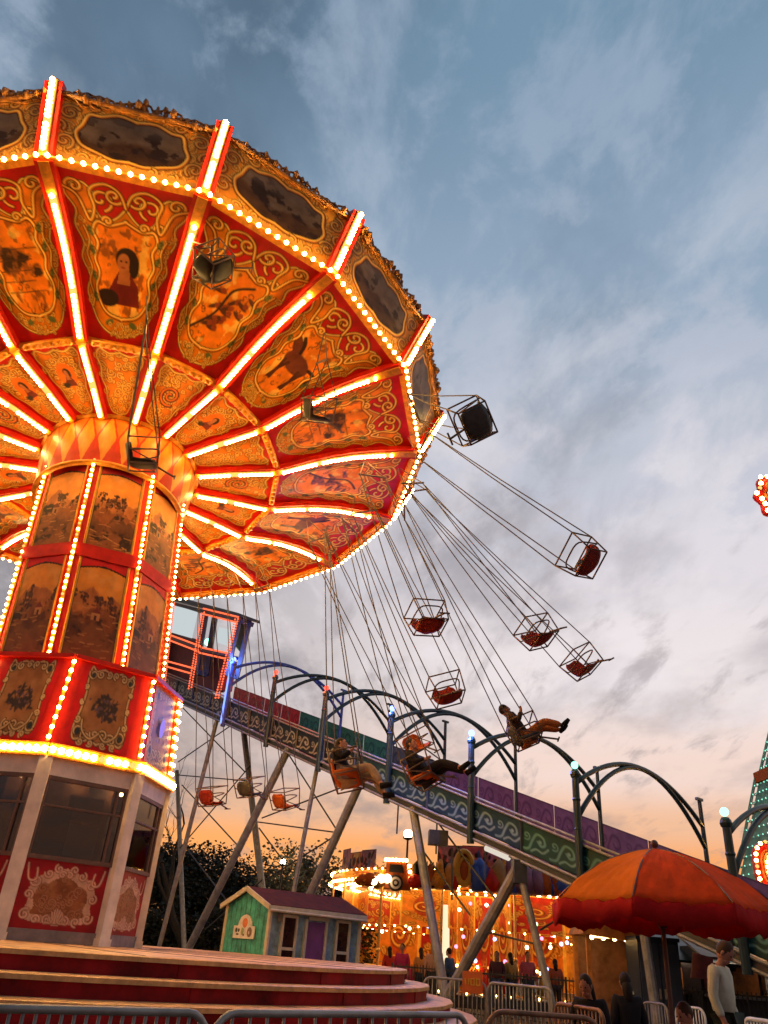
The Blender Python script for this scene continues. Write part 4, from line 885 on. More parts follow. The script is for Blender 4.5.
for l_ in (.55, 2.1):
    b = MB(); y0, y1 = EYE - .75, EYE + .62
    for d_ in (-.19, .19): b.beam(hp(-.025, l_ + d_, y0), hp(-.025, l_ + d_, y1), .05, .07, up=gdir)
    for z in (y0, y1, (y0 + y1) / 2 + .05): b.beam(hp(-.025, l_ - .2, z), hp(-.025, l_ + .2, z), .05, .06)
    w_ = b.build('window', M_['trim'], hut); p = MB(); p.beam(hp(-.012, l_, y0), hp(-.012, l_, y1), .36, .006, up=gdir); p.build('window_pane', mat('dark_glass', (.03, .012, .012), .15, 0, .3, 5), w_)
b = MB(); b.beam(hp(-.02, 1.30, .1), hp(-.02, 1.30, EYE + .55), .50, .03, up=gdir); dr_ = b.build('door', M_['purple'], hut)
b = MB(); b.ball(hp(-.05, 1.50, EYE - .35), .03); b.build('handle', M_['brass'], dr_)
b = MB(); b.tube([hp(-.16, -.12, EV - .10), hp(-.16, LL + .12, EV - .12)], .028, 8); b.tube([hp(-.16, LL + .02, EV - .12), hp(-.05, LL + .02, EV - .3), hp(-.05, LL + .02, .05)], .022, 8); b.build('gutter', M_['trim'], hut)
b = MB(); b.box(hp(-.07, .25, EV - .22), (.10, .10, .16)); b.build('wall_lamp', M_['dsteel'], hut)
b = MB()
for d_ in (-.29, .29): b.beam(hp(-.025, 1.30 + d_, 0), hp(-.025, 1.30 + d_, EYE + .60), .06, .07, up=gdir)
b.beam(hp(-.025, 1.06, EYE + .62), hp(-.025, 1.66, EYE + .62), .05, .07); b.build('door_frame', M_['trim'], hut)
# emblem sign on the gable: domed board with coloured roundels
sg = MB(); z0_ = EYE + .12; arc = [hp(GW / 2 + .28 * math.cos(a) - .02, -.02, z0_ + .24 + .24 * math.sin(a)) for a in np.linspace(PI, 0, 9)]
sg.cur = 0; sg.prism([hp(GW / 2 + .42, -.02, z0_), hp(GW / 2 + .42, -.02, z0_ + .25), hp(GW / 2 - .42, -.02, z0_ + .25), hp(GW / 2 - .42, -.02, z0_)], -ldir * .03); sg.prism(arc, -ldir * .026)
MG = frame((0, 0, 0), gdir, ldir, Vector((0, 0, 1))).to_3x3()
sg.cur = 1; sg.ball(hp(GW / 2 - .02, -.05, z0_ + .31), .11, (1, .12, .9), 10, 6, MG)
sg.cur = 2
for dx, w_ in ((.30, .05), (.20, .04), (.30, .03)): sg.ball(hp(GW / 2 + dx, -.052, z0_ + .16), w_, (1, .2, 1), 8, 5, MG)
sg.ball(hp(GW / 2 + .24, -.052, z0_ + .08), .04, (1.6, .2, .5), 8, 5, MG); sg.ball(hp(GW / 2 - .01, -.052, z0_ + .07), .03, (1, .2, .8), 8, 5, MG)
sg.cur = 3; sg.ball(hp(GW / 2 + .05, -.052, z0_ + .14), .075, (.8, .15, 1), 10, 6, MG)
sg.cur = 4; sg.ball(hp(GW / 2 - .24, -.052, z0_ + .13), .10, (1, .15, 1), 10, 6, MG); sg.cur = 0; sg.ball(hp(GW / 2 - .24, -.056, z0_ + .12), .05, (1, .25, 1), 10, 6, MG)
sg.build('sign', [mat('sign_white', (.55, .55, .52), .5), mat('sign_orange', (.48, .14, .04), .5), mat('sign_black', (.04, .04, .045), .5), mat('sign_green', (.22, .30, .14), .5), mat('sign_brown', (.16, .10, .08), .5)], hut)

# ================================================================== ROUND RIDE BEHIND
rc = at(486, 955, 37.5); rc.z = 0; RR = 6.8; RZ = EYE + 2.55
rr = tag(empty('round_ride', rc), 'brightly lit round fairground ride with orange panels and cut-out scenery along its roof', 'fairground ride')
MX = Matrix.Translation(rc)
b = MB(); b.lathe([(RR + .3, 0), (RR + .3, .35), (RR + .2, .38), (0, .38)], 40, MX); b.build('deck', M_['dsteel'], rr)
cb = MB(); cb.lathe([(1.9, .38), (1.9, RZ - .2), (2.3, RZ)], 16, MX); cb.build('centre_drum', M_['amber'], rr)
def pan_art(seed):
    w, h = 40, 60; base = [(.80, .28, .03), (.60, .03, .015), (.75, .36, .06), (.45, .02, .02), (.8, .22, .02)][seed]; c = Cv(w, h, base, .4)
    filigree(c, 3, 3, w - 3, h - 3, 36, (2, 5), 1.1); c.ell(w / 2, h * .45, 9, 16, (.5, .07, .02), var=.5); c.gold(spiral(w / 2, h * .45, 10, 0, 1.4), 2); c.blend(((c.X < 2) | (c.X > w - 2) | (c.Y < 2)).astype(float), BRI); return c.a
pa = [pan_art(i) for i in range(5)]
n_ = 16
for k in range(n_):
    a0, a1 = 2 * PI * k / n_, 2 * PI * (k + 1) / n_; e0, e1 = Vector((math.cos(a0), math.sin(a0), 0)), Vector((math.cos(a1), math.sin(a1), 0))
    q = lambda e, r, z: rc + e * r + Vector((0, 0, z))
    link('drum_panel', art_mesh('drum_panel', pa[k % 5], quad(q(e0, 2.0, RZ - .1), q(e1, 2.0, RZ - .1), q(e1, 2.0, .4), q(e0, 2.0, .4))), rr)
    b = MB(); b.tube([q(e0, RR - .1, .3), q(e0, RR - .1, RZ)], .05, 8); b.ball(q(e0, RR - .1, 1.5), .09, n=8, m=6); b.build('post', M_['brass'], rr)
    link('rounding_board', art_mesh('rounding_board', pa[(k * 3) % 5][:, :], quad(q(e0, RR, RZ + .34), q(e1, RR, RZ + .34), q(e1, RR, RZ + .05), q(e0, RR, RZ + .05))), rr)
    if 0 < (k + .5) / n_ < .5: link('back_panel', art_mesh('back_panel', pa[(k * 2) % 5], quad(q(e1, RR - .5, RZ - .1), q(e0, RR - .5, RZ - .1), q(e0, RR - .5, .4), q(e1, RR - .5, .4))), rr)
    if k % 2 == 0:  # hanging lit panels between posts
        link('hanging_panel', art_mesh('hanging_panel', pa[(k // 2) % 5], quad(q(e0, RR - 1.2, RZ - .25), q(e1, RR - 1.2, RZ - .25), q(e1, RR - 1.2, RZ - 1.5), q(e0, RR - 1.2, RZ - 1.5))), rr)
b = MB(); b.lathe([(RR, RZ + .02), (1.5, RZ + .12)], 32, MX); b.build('ceiling', M_['amber'], rr)
b = MB(); b.lathe([(RR + .02, RZ + .36), (2, RZ + .62), (.02, RZ + .7)], 32, MX); b.build('roof', M_['dred'], rr)
for nm, r, z, n2, rad in (('bulb_row', RR + .09, RZ + .0, 150, .062), ('x', RR - .35, RZ - .10, 120, .06), ('x', RR - 1.7, RZ - .02, 80, .06), ('x', RR - .9, RZ - .08, 90, .06), ('x', 2.4, RZ - .12, 40, .06), ('x', RR + .04, RZ + .36, 110, .045), ('x', RR - 1.25, RZ - 1.52, 60, .04), ('x', RR + .2, .42, 90, .04), ('drum_bulbs', 2.1, 1.2, 30, .06), ('ceiling_bulbs', 3.6, RZ - .05, 40, .09)):
    b = MB(); b.cur = 1; b.tube([rc + Vector((r * math.cos(a), r * math.sin(a), z + .02)) for a in np.linspace(0, 2 * PI, 41)], .025, 5); b.cur = 0
    for j in range(n2): a = 2 * PI * j / n2; b.bulb(rc + Vector((r * math.cos(a), r * math.sin(a), z)), rad)
    b.build('light_ring', [M_['bulbdim'], M_['gold'], M_['bulbold']], rr)
def frieze_art(seed):
    w, h = 46, 40; c = Cv(w, h, [(.42, .14, .22), (.62, .18, .06), (.25, .12, .20), (.50, .10, .14)][seed], .5)
    for _ in range(26):
        x, y = rng.uniform(0, w), rng.uniform(6, h); col = [(.55, .16, .03), (.03, .02, .03), (.06, .10, .26), (.52, .10, .14), (.60, .35, .12), (.02, .015, .02)][rng.integers(6)]
        c.ell(x, y, rng.uniform(1.5, 5), rng.uniform(3, 11), col, rng.uniform(-.6, .6), var=.4)
    c.blend((c.Y > h - 3).astype(float), GOLD); c.blend((c.Y < 2).astype(float), (.05, .04, .04)); return c.a
fra = [frieze_art(i) for i in range(4)]
for k in range(44):
    a0, a1 = 2 * PI * k / 44, 2 * PI * (k + 1) / 44
    e0, e1 = Vector((math.cos(a0), math.sin(a0), 0)), Vector((math.cos(a1), math.sin(a1), 0)); hh = .80 + .10 * math.sin(k * .9) + .05 * math.sin(k * 2.7); fo = lambda e, z: rc + e * (RR - .15) + Vector((0, 0, z))
    if -1.32 < a0 - 1.5 * PI < 1.3 and not (-.86 < a0 - 1.5 * PI < -.56): link('frieze_panel', art_mesh('frieze_panel', fra[k % 4], quad(fo(e0, RZ + .34 + hh), fo(e1, RZ + .34 + hh), fo(e1, RZ + .36), fo(e0, RZ + .36))), rr)
for ci, (cl_, st_) in enumerate((((1, .15, .3), 5), ((.3, .45, 1), 5), ((1, .85, .6), 9), ((.5, 1, .5), 4))):
    for j in range(9):
        a = 1.5 * PI + rng.uniform(-1.3, 1.3); b = MB(); b.ball(rc + Vector((math.cos(a) * rng.uniform(2.3, RR - .6), math.sin(a) * rng.uniform(2.3, RR - .6), rng.uniform(1.0, RZ - .4))), .07, n=8, m=6); b.build('coloured_lamp', emit('coloured_lamp', cl_, st_), rr, smooth=True)
# scenery cut-outs on the roof edge
def roofp(px, py, dy=0): return at(px, py, 37.5 - RR - .25 + dy)
b = MB(); c = roofp(392, 884)
def ctr(px, py): return roofp(px, py)
# front of a truck: hood, cab with windscreen, roof bar, round wheel emblem
tk = MB(); tk.cur = 0; tk.prism([ctr(384, 888), ctr(411, 890), ctr(409, 874), ctr(406, 862), ctr(387, 861), ctr(386, 875)], (0, .5, 0)); tk.cur = 1; tk.prism([ctr(389, 872), ctr(404, 873), ctr(403, 865), ctr(390, 864)], (0, -.04, 0))
wc = ctr(395.5, 883)
for s, r, mi in ((.0, .27, 1), (-.03, .20, 2), (-.06, .12, 1), (-.09, .06, 2)):
    tk.cur = mi; tk.lathe([(r, 0), (r, .05), (0.001, .055)], 16, Matrix.Translation(wc + Vector((0, s, 0))) @ Matrix.Rotation(PI / 2, 4, 'X'))
tk.cur = 3
for i in range(7): tk.bulb(ctr(386 + i * 3.4, 859.5 + i * .15), .07)
for i in range(4): tk.bulb(ctr(409.5 + i * .5, 866 + i * 6), .07)
tk.build('truck_cutout', [M_['seator'], M_['dark'], M_['cream'], M_['bulbdim']], rr)
hm_e = emit('headlight_glow', (1, .72, .4), 7)
for px, py in ((374, 881), (381, 879), (387, 879)): hd = MB(); hd.ball(ctr(px, py) - Vector((0, .2, 0)), .15, n=10, m=8); hd.build('headlight', hm_e, rr, smooth=True)
ov = MB(); 
def ring(cx, cy, rx, ry, th, m): m.tube([roofp(cx + rx * math.cos(a), cy + ry * math.sin(a), -.1) for a in np.linspace(0, 2 * PI, 20)], th, 6)
ov.cur = 0; ring(464, 868, 8.5, 17, .09, ov); ring(464, 870, 5.5, 12, .06, ov); ov.cur = 1; ov.prism([roofp(464 + 8 * math.cos(a), 868 + 16 * math.sin(a)) for a in np.linspace(0, 2 * PI, 17)[:-1]], (0, .2, 0)); ov.cur = 2; ov.ball(roofp(464, 871, -.1), .2, (.8, .3, 1.8)); ov.build('oval_mirror', [mat('bright_gold_frame', (.80, .42, .06), .35, .3, .15, 8), M_['dred'], M_['seator']], rr)
rdm = random.Random(3)
CUT = [M_['seator'], M_['blue'], mat('mauve_paint', (.22, .08, .14), .5), mat('ochre_paint', (.42, .2, .05), .5), M_['black'], M_['red'], M_['amber']]
for i in range(58):   # painted cut-out shapes along the parapet
    px = 362 + i * 3.5 + rdm.uniform(-1, 1)
    if 383 < px < 412 or 455 < px < 474: continue
    fg = MB(); hh = rdm.uniform(16, 33) if px > 415 else rdm.uniform(8, 22); c = roofp(px, 890 + (px - 460) * .06, rdm.uniform(-.2, .1))
    tpt = roofp(px + rdm.uniform(-3, 3), 890 - hh); fg.tube([c, c.lerp(tpt, .35), c.lerp(tpt, .75), tpt], [.2, rdm.uniform(.18, .36), rdm.uniform(.12, .3), .05], 7)
    fg.build('scenery_cutout', rdm.choice(CUT + [M_['amber'], M_['gold']]), rr, smooth=True)
sp = MB()
for i in range(46): sp.tube([roofp(418 + i * 3.1, 866 + i * .28), roofp(418 + i * 3.1, 860.5 + i * .28)], .018, 5)
sp.tube([roofp(416, 866), roofp(562, 879)], .05, 6); sp.build('parapet_rail', M_['dsteel'], rr)
# tub cars standing on the deck
cols = [('red', M_['red']), ('orange', M_['seator']), ('yellow', mat('yellow_tub', (.60, .33, .04), .4)), ('magenta', mat('magenta_tub', (.42, .03, .13), .4)), ('white', M_['white'])]
wl = emit('lit_pillar', (1, .80, .50), 1.15)
b = MB(); p0, p1 = at(446, 934, 32.5), at(445, 905, 32.5); b.tube([Vector((p0.x, p0.y, 0.3)), p1], .17, 10); b.build('lit_pillar', wl, rr)
for i, (px, Y, ck, txt) in enumerate(((384, 33.5, 0, 'red tub car on the ride deck left of the slanting slide leg'), (405, 33.2, 3, 'magenta tub car close to the slanting slide leg'), (430, 33.0, 1, 'orange tub car right of the slanting slide leg'), (500, 33.0, 0, 'red tub car right of the big diagonal strut'), (520, 33.4, 4, 'pale tub car on the ride deck near the thin strut'), (545, 33.8, 2, 'yellow tub car at the right end of the round ride'))):
    p = at(px, 950, Y); p.z = .38
    t_ = tag(empty('tub_car', p), txt, 'ride car', 'tub cars on the round ride')
    b = MB(); Mt = Matrix.Translation(p); b.lathe([(.40, .05), (.62, .22), (.72, .60), (.66, .64), (.58, .35), (.3, .28)], 14, Mt); b.build('tub', cols[ck][1], t_, smooth=True)
    b = MB(); b.lathe([(.7, .60), (.76, .63), (.7, .67)], 14, Mt); b.build('rim', M_['brass'], t_); b = MB(); b.tube([p + Vector((0, 0, .2)), p + Vector((0, 0, .75))], .03, 6); b.lathe([(.2, .75), (.2, .78), (.0, .79)], 10, Mt); b.build('hand_wheel', M_['brass'], t_)

def canvas(name, c, tr=.45):
    m = mat(name, c, .8, 0, .14, 3, .35, bscale=26, spec=.15); t = m.node_tree; b = t.nodes['Principled BSDF']; o = t.nodes['Material Output']
    tl = t.nodes.new('ShaderNodeBsdfTranslucent'); mx = t.nodes.new('ShaderNodeMixShader'); mx.inputs[0].default_value = tr
    t.links.new(b.inputs['Base Color'].links[0].from_socket, tl.inputs['Color']); t.links.new(b.outputs[0], mx.inputs[1]); t.links.new(tl.outputs[0], mx.inputs[2]); t.links.new(mx.outputs[0], o.inputs['Surface']); return m
M_['umb'] = canvas('canvas_lit', (1., .22, .014), .35); M_['umb_shaded'] = canvas('canvas_shaded', (.85, .085, .010), .35); M_['umbv'] = canvas('red_valance', (.55, .012, .012), .3)  # ride light put into the colour: brighter canvas on two panels, darker elsewhere
# ================================================================== UMBRELLA
uc = at(660, 900, 9.2); UX, UY = uc.x, uc.y
uz_top = at(656, 849, 9.2).z
um = tag(empty('umbrella', (UX, UY, 0)), 'large open orange red canvas umbrella on a brown pole at the bottom right', 'umbrella')
b = MB(); R8 = 1.20; zr = uz_top - .58; PA = 1.02
def ub(k, r, z): a = PA + 2 * PI * k / 8; return Vector((UX + r * math.cos(a), UY + r * math.sin(a), z))
def upt(k, s):
    r = R8 * s; z = uz_top - (uz_top - zr) * (.30 * s + .70 * s ** 2.3); return r, z
for k in range(8):
    m = MB(); NU, NV = 24, 16; vs = []
    for j in range(NV + 1):
        s = max(.015, j / NV); r, z = upt(k, s)
        for i in range(NU + 1):
            u = i / NU; p = ub(k, r, z).lerp(ub(k + 1, r, z), u); sag = .05 * s * 4 * u * (1 - u); p.z += -sag * .6 + (.010 * math.sin(u * 19 + j * 1.3 + k) + .008 * math.sin(u * 41 + j * .7 + k * 2)) * s; e = Vector((p.x - UX, p.y - UY, 0)); vs.append(p - e * (sag * .25))
    fs = [(j * (NU + 1) + i, j * (NU + 1) + i + 1, (j + 1) * (NU + 1) + i + 1, (j + 1) * (NU + 1) + i) for j in range(NV) for i in range(NU)]
    m.add(vs, fs)
    # valance flap
    va = []
    for i in range(NU + 1):
        u = i / NU; q = Vector(vs[NV * (NU + 1) + i]); e = (q - Vector((UX, UY, q.z))).normalized(); wv = .018 * math.sin(u * 14 + k * 2)
        for d_ in (0, .5, 1): va.append(q + e * (.01 + wv * d_) + Vector((0, 0, -.003 - d_ * (.17 + .035 * math.sin(u * PI)))))
    m.cur = 1; m.add(va, [(i * 3 + d_, (i + 1) * 3 + d_, (i + 1) * 3 + d_ + 1, i * 3 + d_ + 1) for i in range(NU) for d_ in (0, 1)])
    me = m.mesh('canopy_panel', [M_['umb' if k in (3, 7) else 'umb_shaded'], M_['umbv']], True); o = link('canopy_panel', me, um)
    sol = o.modifiers.new('thick', 'SOLIDIFY'); sol.thickness = .004
    b = MB(); b.tube([ub(k, *(lambda q: (q[0], q[1] + .001))(upt(k, s))) for s in np.linspace(.03, 1., 12)], .009, 5); b.tube([ub(k, *(lambda q: (q[0], q[1] - .03))(upt(k, .55))), Vector((UX, UY, zr - .15))], .008, 5); b.build('rib', M_['pole'], um)
b = MB(); b.tube([(UX, UY, 0), (UX, UY, uz_top + .05)], .026, 10); b.ball((UX, UY, uz_top + .05), .045); b.tube([(UX, UY, zr - .2), (UX, UY, zr - .1)], .045, 10); b.build('pole', M_['pole'], um)
b = MB(); b.lathe([(.34, 0), (.34, .06), (.08, .1), (.05, .3)], 16, Matrix.Translation((UX, UY, 0))); b.build('base', M_['concrete'], um)

# ================================================================== CROWD BARRIERS
def barrier(label, p0, p1, h=1.05, n=16, m='steel', r=.02, z=0., group='steel crowd barriers'):
    p0 = Vector((p0[0], p0[1], z)); p1 = Vector((p1[0], p1[1], z)); d = (p1 - p0); L = d.length; d.normalize()
    o = tag(empty('crowd_barrier', (p0 + p1) / 2), label, 'barrier', group)
    def q(s, z_): return p0 + d * s + Vector((0, 0, z_))
    c = .14; arc = lambda sx, a0: [q(sx + c * math.cos(a), h - c + c * math.sin(a)) for a in np.linspace(a0[0], a0[1], 6)]
    pts = [q(0, .15)] + arc(c, (PI, PI / 2)) + arc(L - c, (PI / 2, 0)) + [q(L, .15)]
    b = MB(); b.tube(pts, r, 8); b.tube([q(0, .16), q(L, .16)], r, 8); b.build('rail', M_[m], o, smooth=True)
    b = MB()
    for i in range(1, n): b.tube([q(L * i / n, .16), q(L * i / n, h - .005)], r * .45, 6)
    b.build('bars', M_[m], o, smooth=True)
    sd = Vector((-d.y, d.x, 0))
    for s in (L * .14, L * .86): b = MB(); b.beam(q(s, .03) - sd * .28, q(s, .03) + sd * .28, .05, .03); b.beam(q(s, .03), q(s, .16), .04, .04); b.build('foot', M_[m], o)
    return o, q
def bz(px, py, h): p = atz(px, py, h); return (p.x, p.y)
H_ = 1.02
a = bz(-60, 1007, H_); c = bz(211, 1013, H_); barrier('steel crowd barrier in front of the red steps, cut off by the left picture edge', a, c, H_, 22)
a = bz(215, 1013, H_); c = bz(468, 1015, H_); barrier('steel crowd barrier in front of the red steps, ending at their right end', a, c, H_, 18)
def bY(px, Y): p = at(px, 975, Y); return (p.x, p.y)
a = bY(424, 16.5); c = bY(486, 16.2); o_b, qf = barrier('grey crowd barrier carrying a small orange sign', a, c, 1.06, 14, 'steel', .022)
sp_ = at(472, 979, 16.25)
s = MB(); s.cur = 0; s.box(sp_ + Vector((0, -.06, -.05)), (.36, .03, .34)); s.cur = 1
def stroke3(m, pts, sc, org, r=.012): m.tube([org + Vector((x * sc, 0, z * sc)) for x, z in pts], r, 5)
og = sp_ + Vector((-.14, -.08, -.09))
for i, gl in enumerate(([(0, 1), (.2, 0), (.4, .7), (.6, 0), (.8, 1)], [(0.1, 0), (.7, 0), (.7, 1), (.1, 1), (.1, 0)], [(0.1, 0), (.7, 0), (.7, 1), (.1, 1), (.1, 0)])): stroke3(s, gl, .095, og + Vector((i * .10, 0, 0)))
so = root_mesh('sign', s, [M_['signor'], M_['yellow']], sp_); tag(so, 'small square orange sign with yellow lettering hung on a grey crowd barrier', 'sign')
a = bY(488, 15.4); c = bY(552, 14.2); barrier('bright galvanised crowd barrier standing left of the brown barrier', a, c, 1.07, 17, 'steel', .024)
a = bY(554, 12.2); c = bY(601, 10.9); barrier('brown barrier in front of the seated woman', a, c, .95, 14, 'brown', .024)
a = bz(487, 1010.5, H_); c = bz(600, 1019, H_); barrier('brown tinted barrier lowest at the bottom edge below the bright galvanised one', a, c, H_, 20, 'brown')
a = bY(640, 17.0); c = bY(664, 16.4); barrier('pale barrier in front of the dark blue cabinet', a, c, .92, 9, 'steel', .022)
a = bY(672, 16.2); c = bY(700, 15.5); barrier('pale barrier behind the red clothed child', a, c, .92, 10, 'white', .022)
a = bY(738, 13.5); c = bY(766, 12.8); barrier('white slatted barrier right of the man in the light shirt', a, c, .90, 9, 'white', .03)
# dark iron fence behind
fx = tag(empty('iron_fence', at(560, 968, 24)), 'dark iron railing fence running behind the crowd barriers below the round ride', 'fence')
fb_ = MB(); p0, p1 = at(392, 972, 27.0), at(800, 998, 20.0); p0.z = p1.z = 0
for z_ in (.12, 1.10): fb_.beam(p0 + Vector((0, 0, z_)), p1 + Vector((0, 0, z_)), .04, .04)
fb_.build('rail', M_['dsteel'], fx); fb_ = MB(); NP = 110
for i in range(NP + 1): p = p0.lerp(p1, i / NP); fb_.tube([p, p + Vector((0, 0, 1.18))], .012 if i % 11 else .03, 5)
fb_.build('bars', M_['dsteel'], fx)

# ================================================================== TICKET BOOTH, CABINET, BANNER
tb = at(613, 975, 19.5); tb.z = 0
bo = tag(empty('ticket_booth', tb), 'open amber lit ticket booth with people waiting beneath its pale counter', 'booth')
def q3(x, y, z): return tb + Vector((x, y, z))
for x in (-.65, .62):
    for yy in (-.5, .6): b = MB(); b.beam(q3(x, yy, 0), q3(x, yy, 2.15), .09, .09); b.build('corner_post', M_['amber'], bo)
b = MB(); b.prism([q3(-.78, -.6, 2.05), q3(.74, -.6, 1.95), q3(.70, -.6, 2.12), q3(.1, -.6, 2.42), q3(-.6, -.6, 2.40)], (0, 1.3, 0)); b.build('awning', M_['amber'], bo)
b = MB(); b.beam(q3(-.65, .62, 1.1), q3(.62, .62, 1.1), .05, 2.0); b.build('back_wall', M_['panel_wood'], bo)
b = MB(); b.beam(q3(.1, -.62, 1.02), q3(.62, -.62, 1.02), .4, .05); b.build('counter', M_['white'], bo)
b = MB(); b.beam(q3(.13, -.55, .5), q3(.60, -.55, .5), .3, .98); b.build('counter_front', M_['black'], bo)
b = MB(); 
b.tube([q3(-.6, -.3, 2.02), q3(.6, -.3, 2.02)], .015, 5)
for i in range(5): b.bulb(q3(-.5 + i * .25, -.3, 2.0), .045)
b.build('light_strip', M_['bulbdim'], bo)
cb_ = at(654, 975, 18.6); cb_.z = 0
ca = tag(empty('cabinet', cb_), 'tall dark blue cabinet beside the ticket booth, behind the umbrella pole', 'cabinet')
b = MB(); b.box(cb_ + Vector((0, 0, 1.0)), (.86, .8, 2.0)); b.box(cb_ + Vector((0, 0, 2.03)), (.92, .86, .07)); b.build('case', M_['navy'], ca)
for dx in (-.21, .21):
    b = MB(); b.box(cb_ + Vector((dx, -.415, 1.02)), (.39, .03, 1.85)); d_ = b.build('door', mat('navy_door', (.03, .045, .085), .45, 0, .2, 4), ca); b = MB(); b.box(cb_ + Vector((dx * .25, -.445, 1.05)), (.03, .03, .18)); b.build('handle', M_['steel'], d_)
bn = MB(); p0, p1 = at(691, 977, 19), at(714, 979, 18.6)
bn.prism([at(691, 978, 19), at(714, 980, 18.6), at(713, 958, 18.6), at(693, 952, 19)], (0, .03, 0)); tag(root_mesh('banner', bn, M_['pink'], at(702, 978, 19)), 'pale pink banner panel hanging behind the man in the light shirt', 'banner')

# ================================================================== PEOPLE ON THE GROUND
def stand_at(px, Y): p = at(px, 985, Y); return p.x, p.y
x, y = stand_at(721, 11.0)
person('standing man in a light olive shirt looking down, right of the umbrella pole', PM(x, y, .02, -2.3), 'stand', (.36, .17, .12), (.50, .49, .38), (.045, .055, .042), (.06, .035, .022), False, 1.03, True, 1.0)
x, y = stand_at(590, 11.6)
person('seated woman with long dark hair in black behind the brown barrier', PM(x, y, .02, 2.5), 'sit', (.40, .17, .10), (.012, .011, .012), (.02, .02, .025), (.02, .01, .007), True, .98, True, .6)
x, y = stand_at(692, 9.3)
person('child in a dark red patterned top sitting near the standing man', PM(x, y, -.02, 1.9), 'sit', (.42, .18, .12), (.22, .03, .035), (.03, .03, .05), (.05, .022, .012), False, .88, True, .6)
x, y = stand_at(626, 13.2)
person('person in black standing with back turned at the pale booth counter', PM(x, y, -.35, .1), 'stand', (.38, .18, .12), (.011, .011, .012), (.05, .05, .06), (.018, .012, .01), True, .98, False)
for ch, sz in (((590, 11.6), 1), ((692, 9.3), .88)):
    x, y = stand_at(*ch); ca_ = tag(empty('chair', (x, y, 0)), 'dark metal chair under the seated woman' if sz == 1 else 'dark metal chair under the red clothed child', 'chair')
    b = MB(); b.box((x, y - .02, .40 * sz - .02), (.42, .40, .03)); b.build('seat', M_['dsteel'], ca_)
    for sx in (-.19, .19):
        for sy in (-.19, .17): b = MB(); b.tube([(x + sx, y + sy, 0), (x + sx * .95, y + sy, .40 * sz - .03)], .014, 6); b.build('leg', M_['dsteel'], ca_)
crowd = [
 (388, 30.5, (.50, .04, .03), (.03, .03, .05), 'person in a red top at the left end of the crowd before the round ride', .3), (401, 30.0, (.45, .03, .12), (.02, .02, .03), 'person in a magenta top next to the slanting slide leg', 2.8),
 (420, 30.2, (.55, .24, .08), (.04, .05, .09), 'person in an ochre top just left of the slanting slide leg foot', .2), (432, 29.8, (.55, .30, .22), (.06, .05, .05), 'person in a pale pink top right of the slanting slide leg', 3.0),
 (449, 29.5, (.05, .10, .24), (.03, .05, .12), 'person in blue clothes beside the bright lit pillar', .9), (497, 29.0, (.10, .04, .05), (.05, .08, .15), 'person in a maroon top right of the big diagonal strut', 2.9),
 (511, 29.3, (.46, .30, .10), (.05, .04, .04), 'person in a tan top standing near the middle strut', .4), (528, 29.0, (.48, .10, .14), (.04, .05, .08), 'person in a pink top left of the thin right hand strut', 3.2), (556, 28.5, (.42, .10, .05), (.05, .04, .05), 'person in a rust red top behind the iron fence, nearest the umbrella', .1),
 (597, 21.5, (.45, .16, .12), (.05, .06, .10), 'person in a coral top at the left of the ticket booth', 3.1), (606, 22.0, (.28, .05, .06), (.04, .04, .05), 'person in a wine red top in the middle of the ticket booth queue', 2.9), (617, 21.6, (.03, .03, .06), (.03, .03, .05), 'person in dark navy standing in the middle of the booth opening', 3.1), (630, 21.2, (.05, .03, .07), (.02, .02, .03), 'person in dark purple at the right side of the booth opening', 3.0)]
for px, Y, sh, pa_, lb, yaw in crowd:
    x, y = stand_at(px, Y); person(lb, PM(x, y, 0, yaw), 'stand', (.45, .22, .14), sh, pa_, (.03, .018, .01), rdm.random() < .4, rdm.uniform(.92, 1.03), False, 0., 'people waiting before the lit rides')

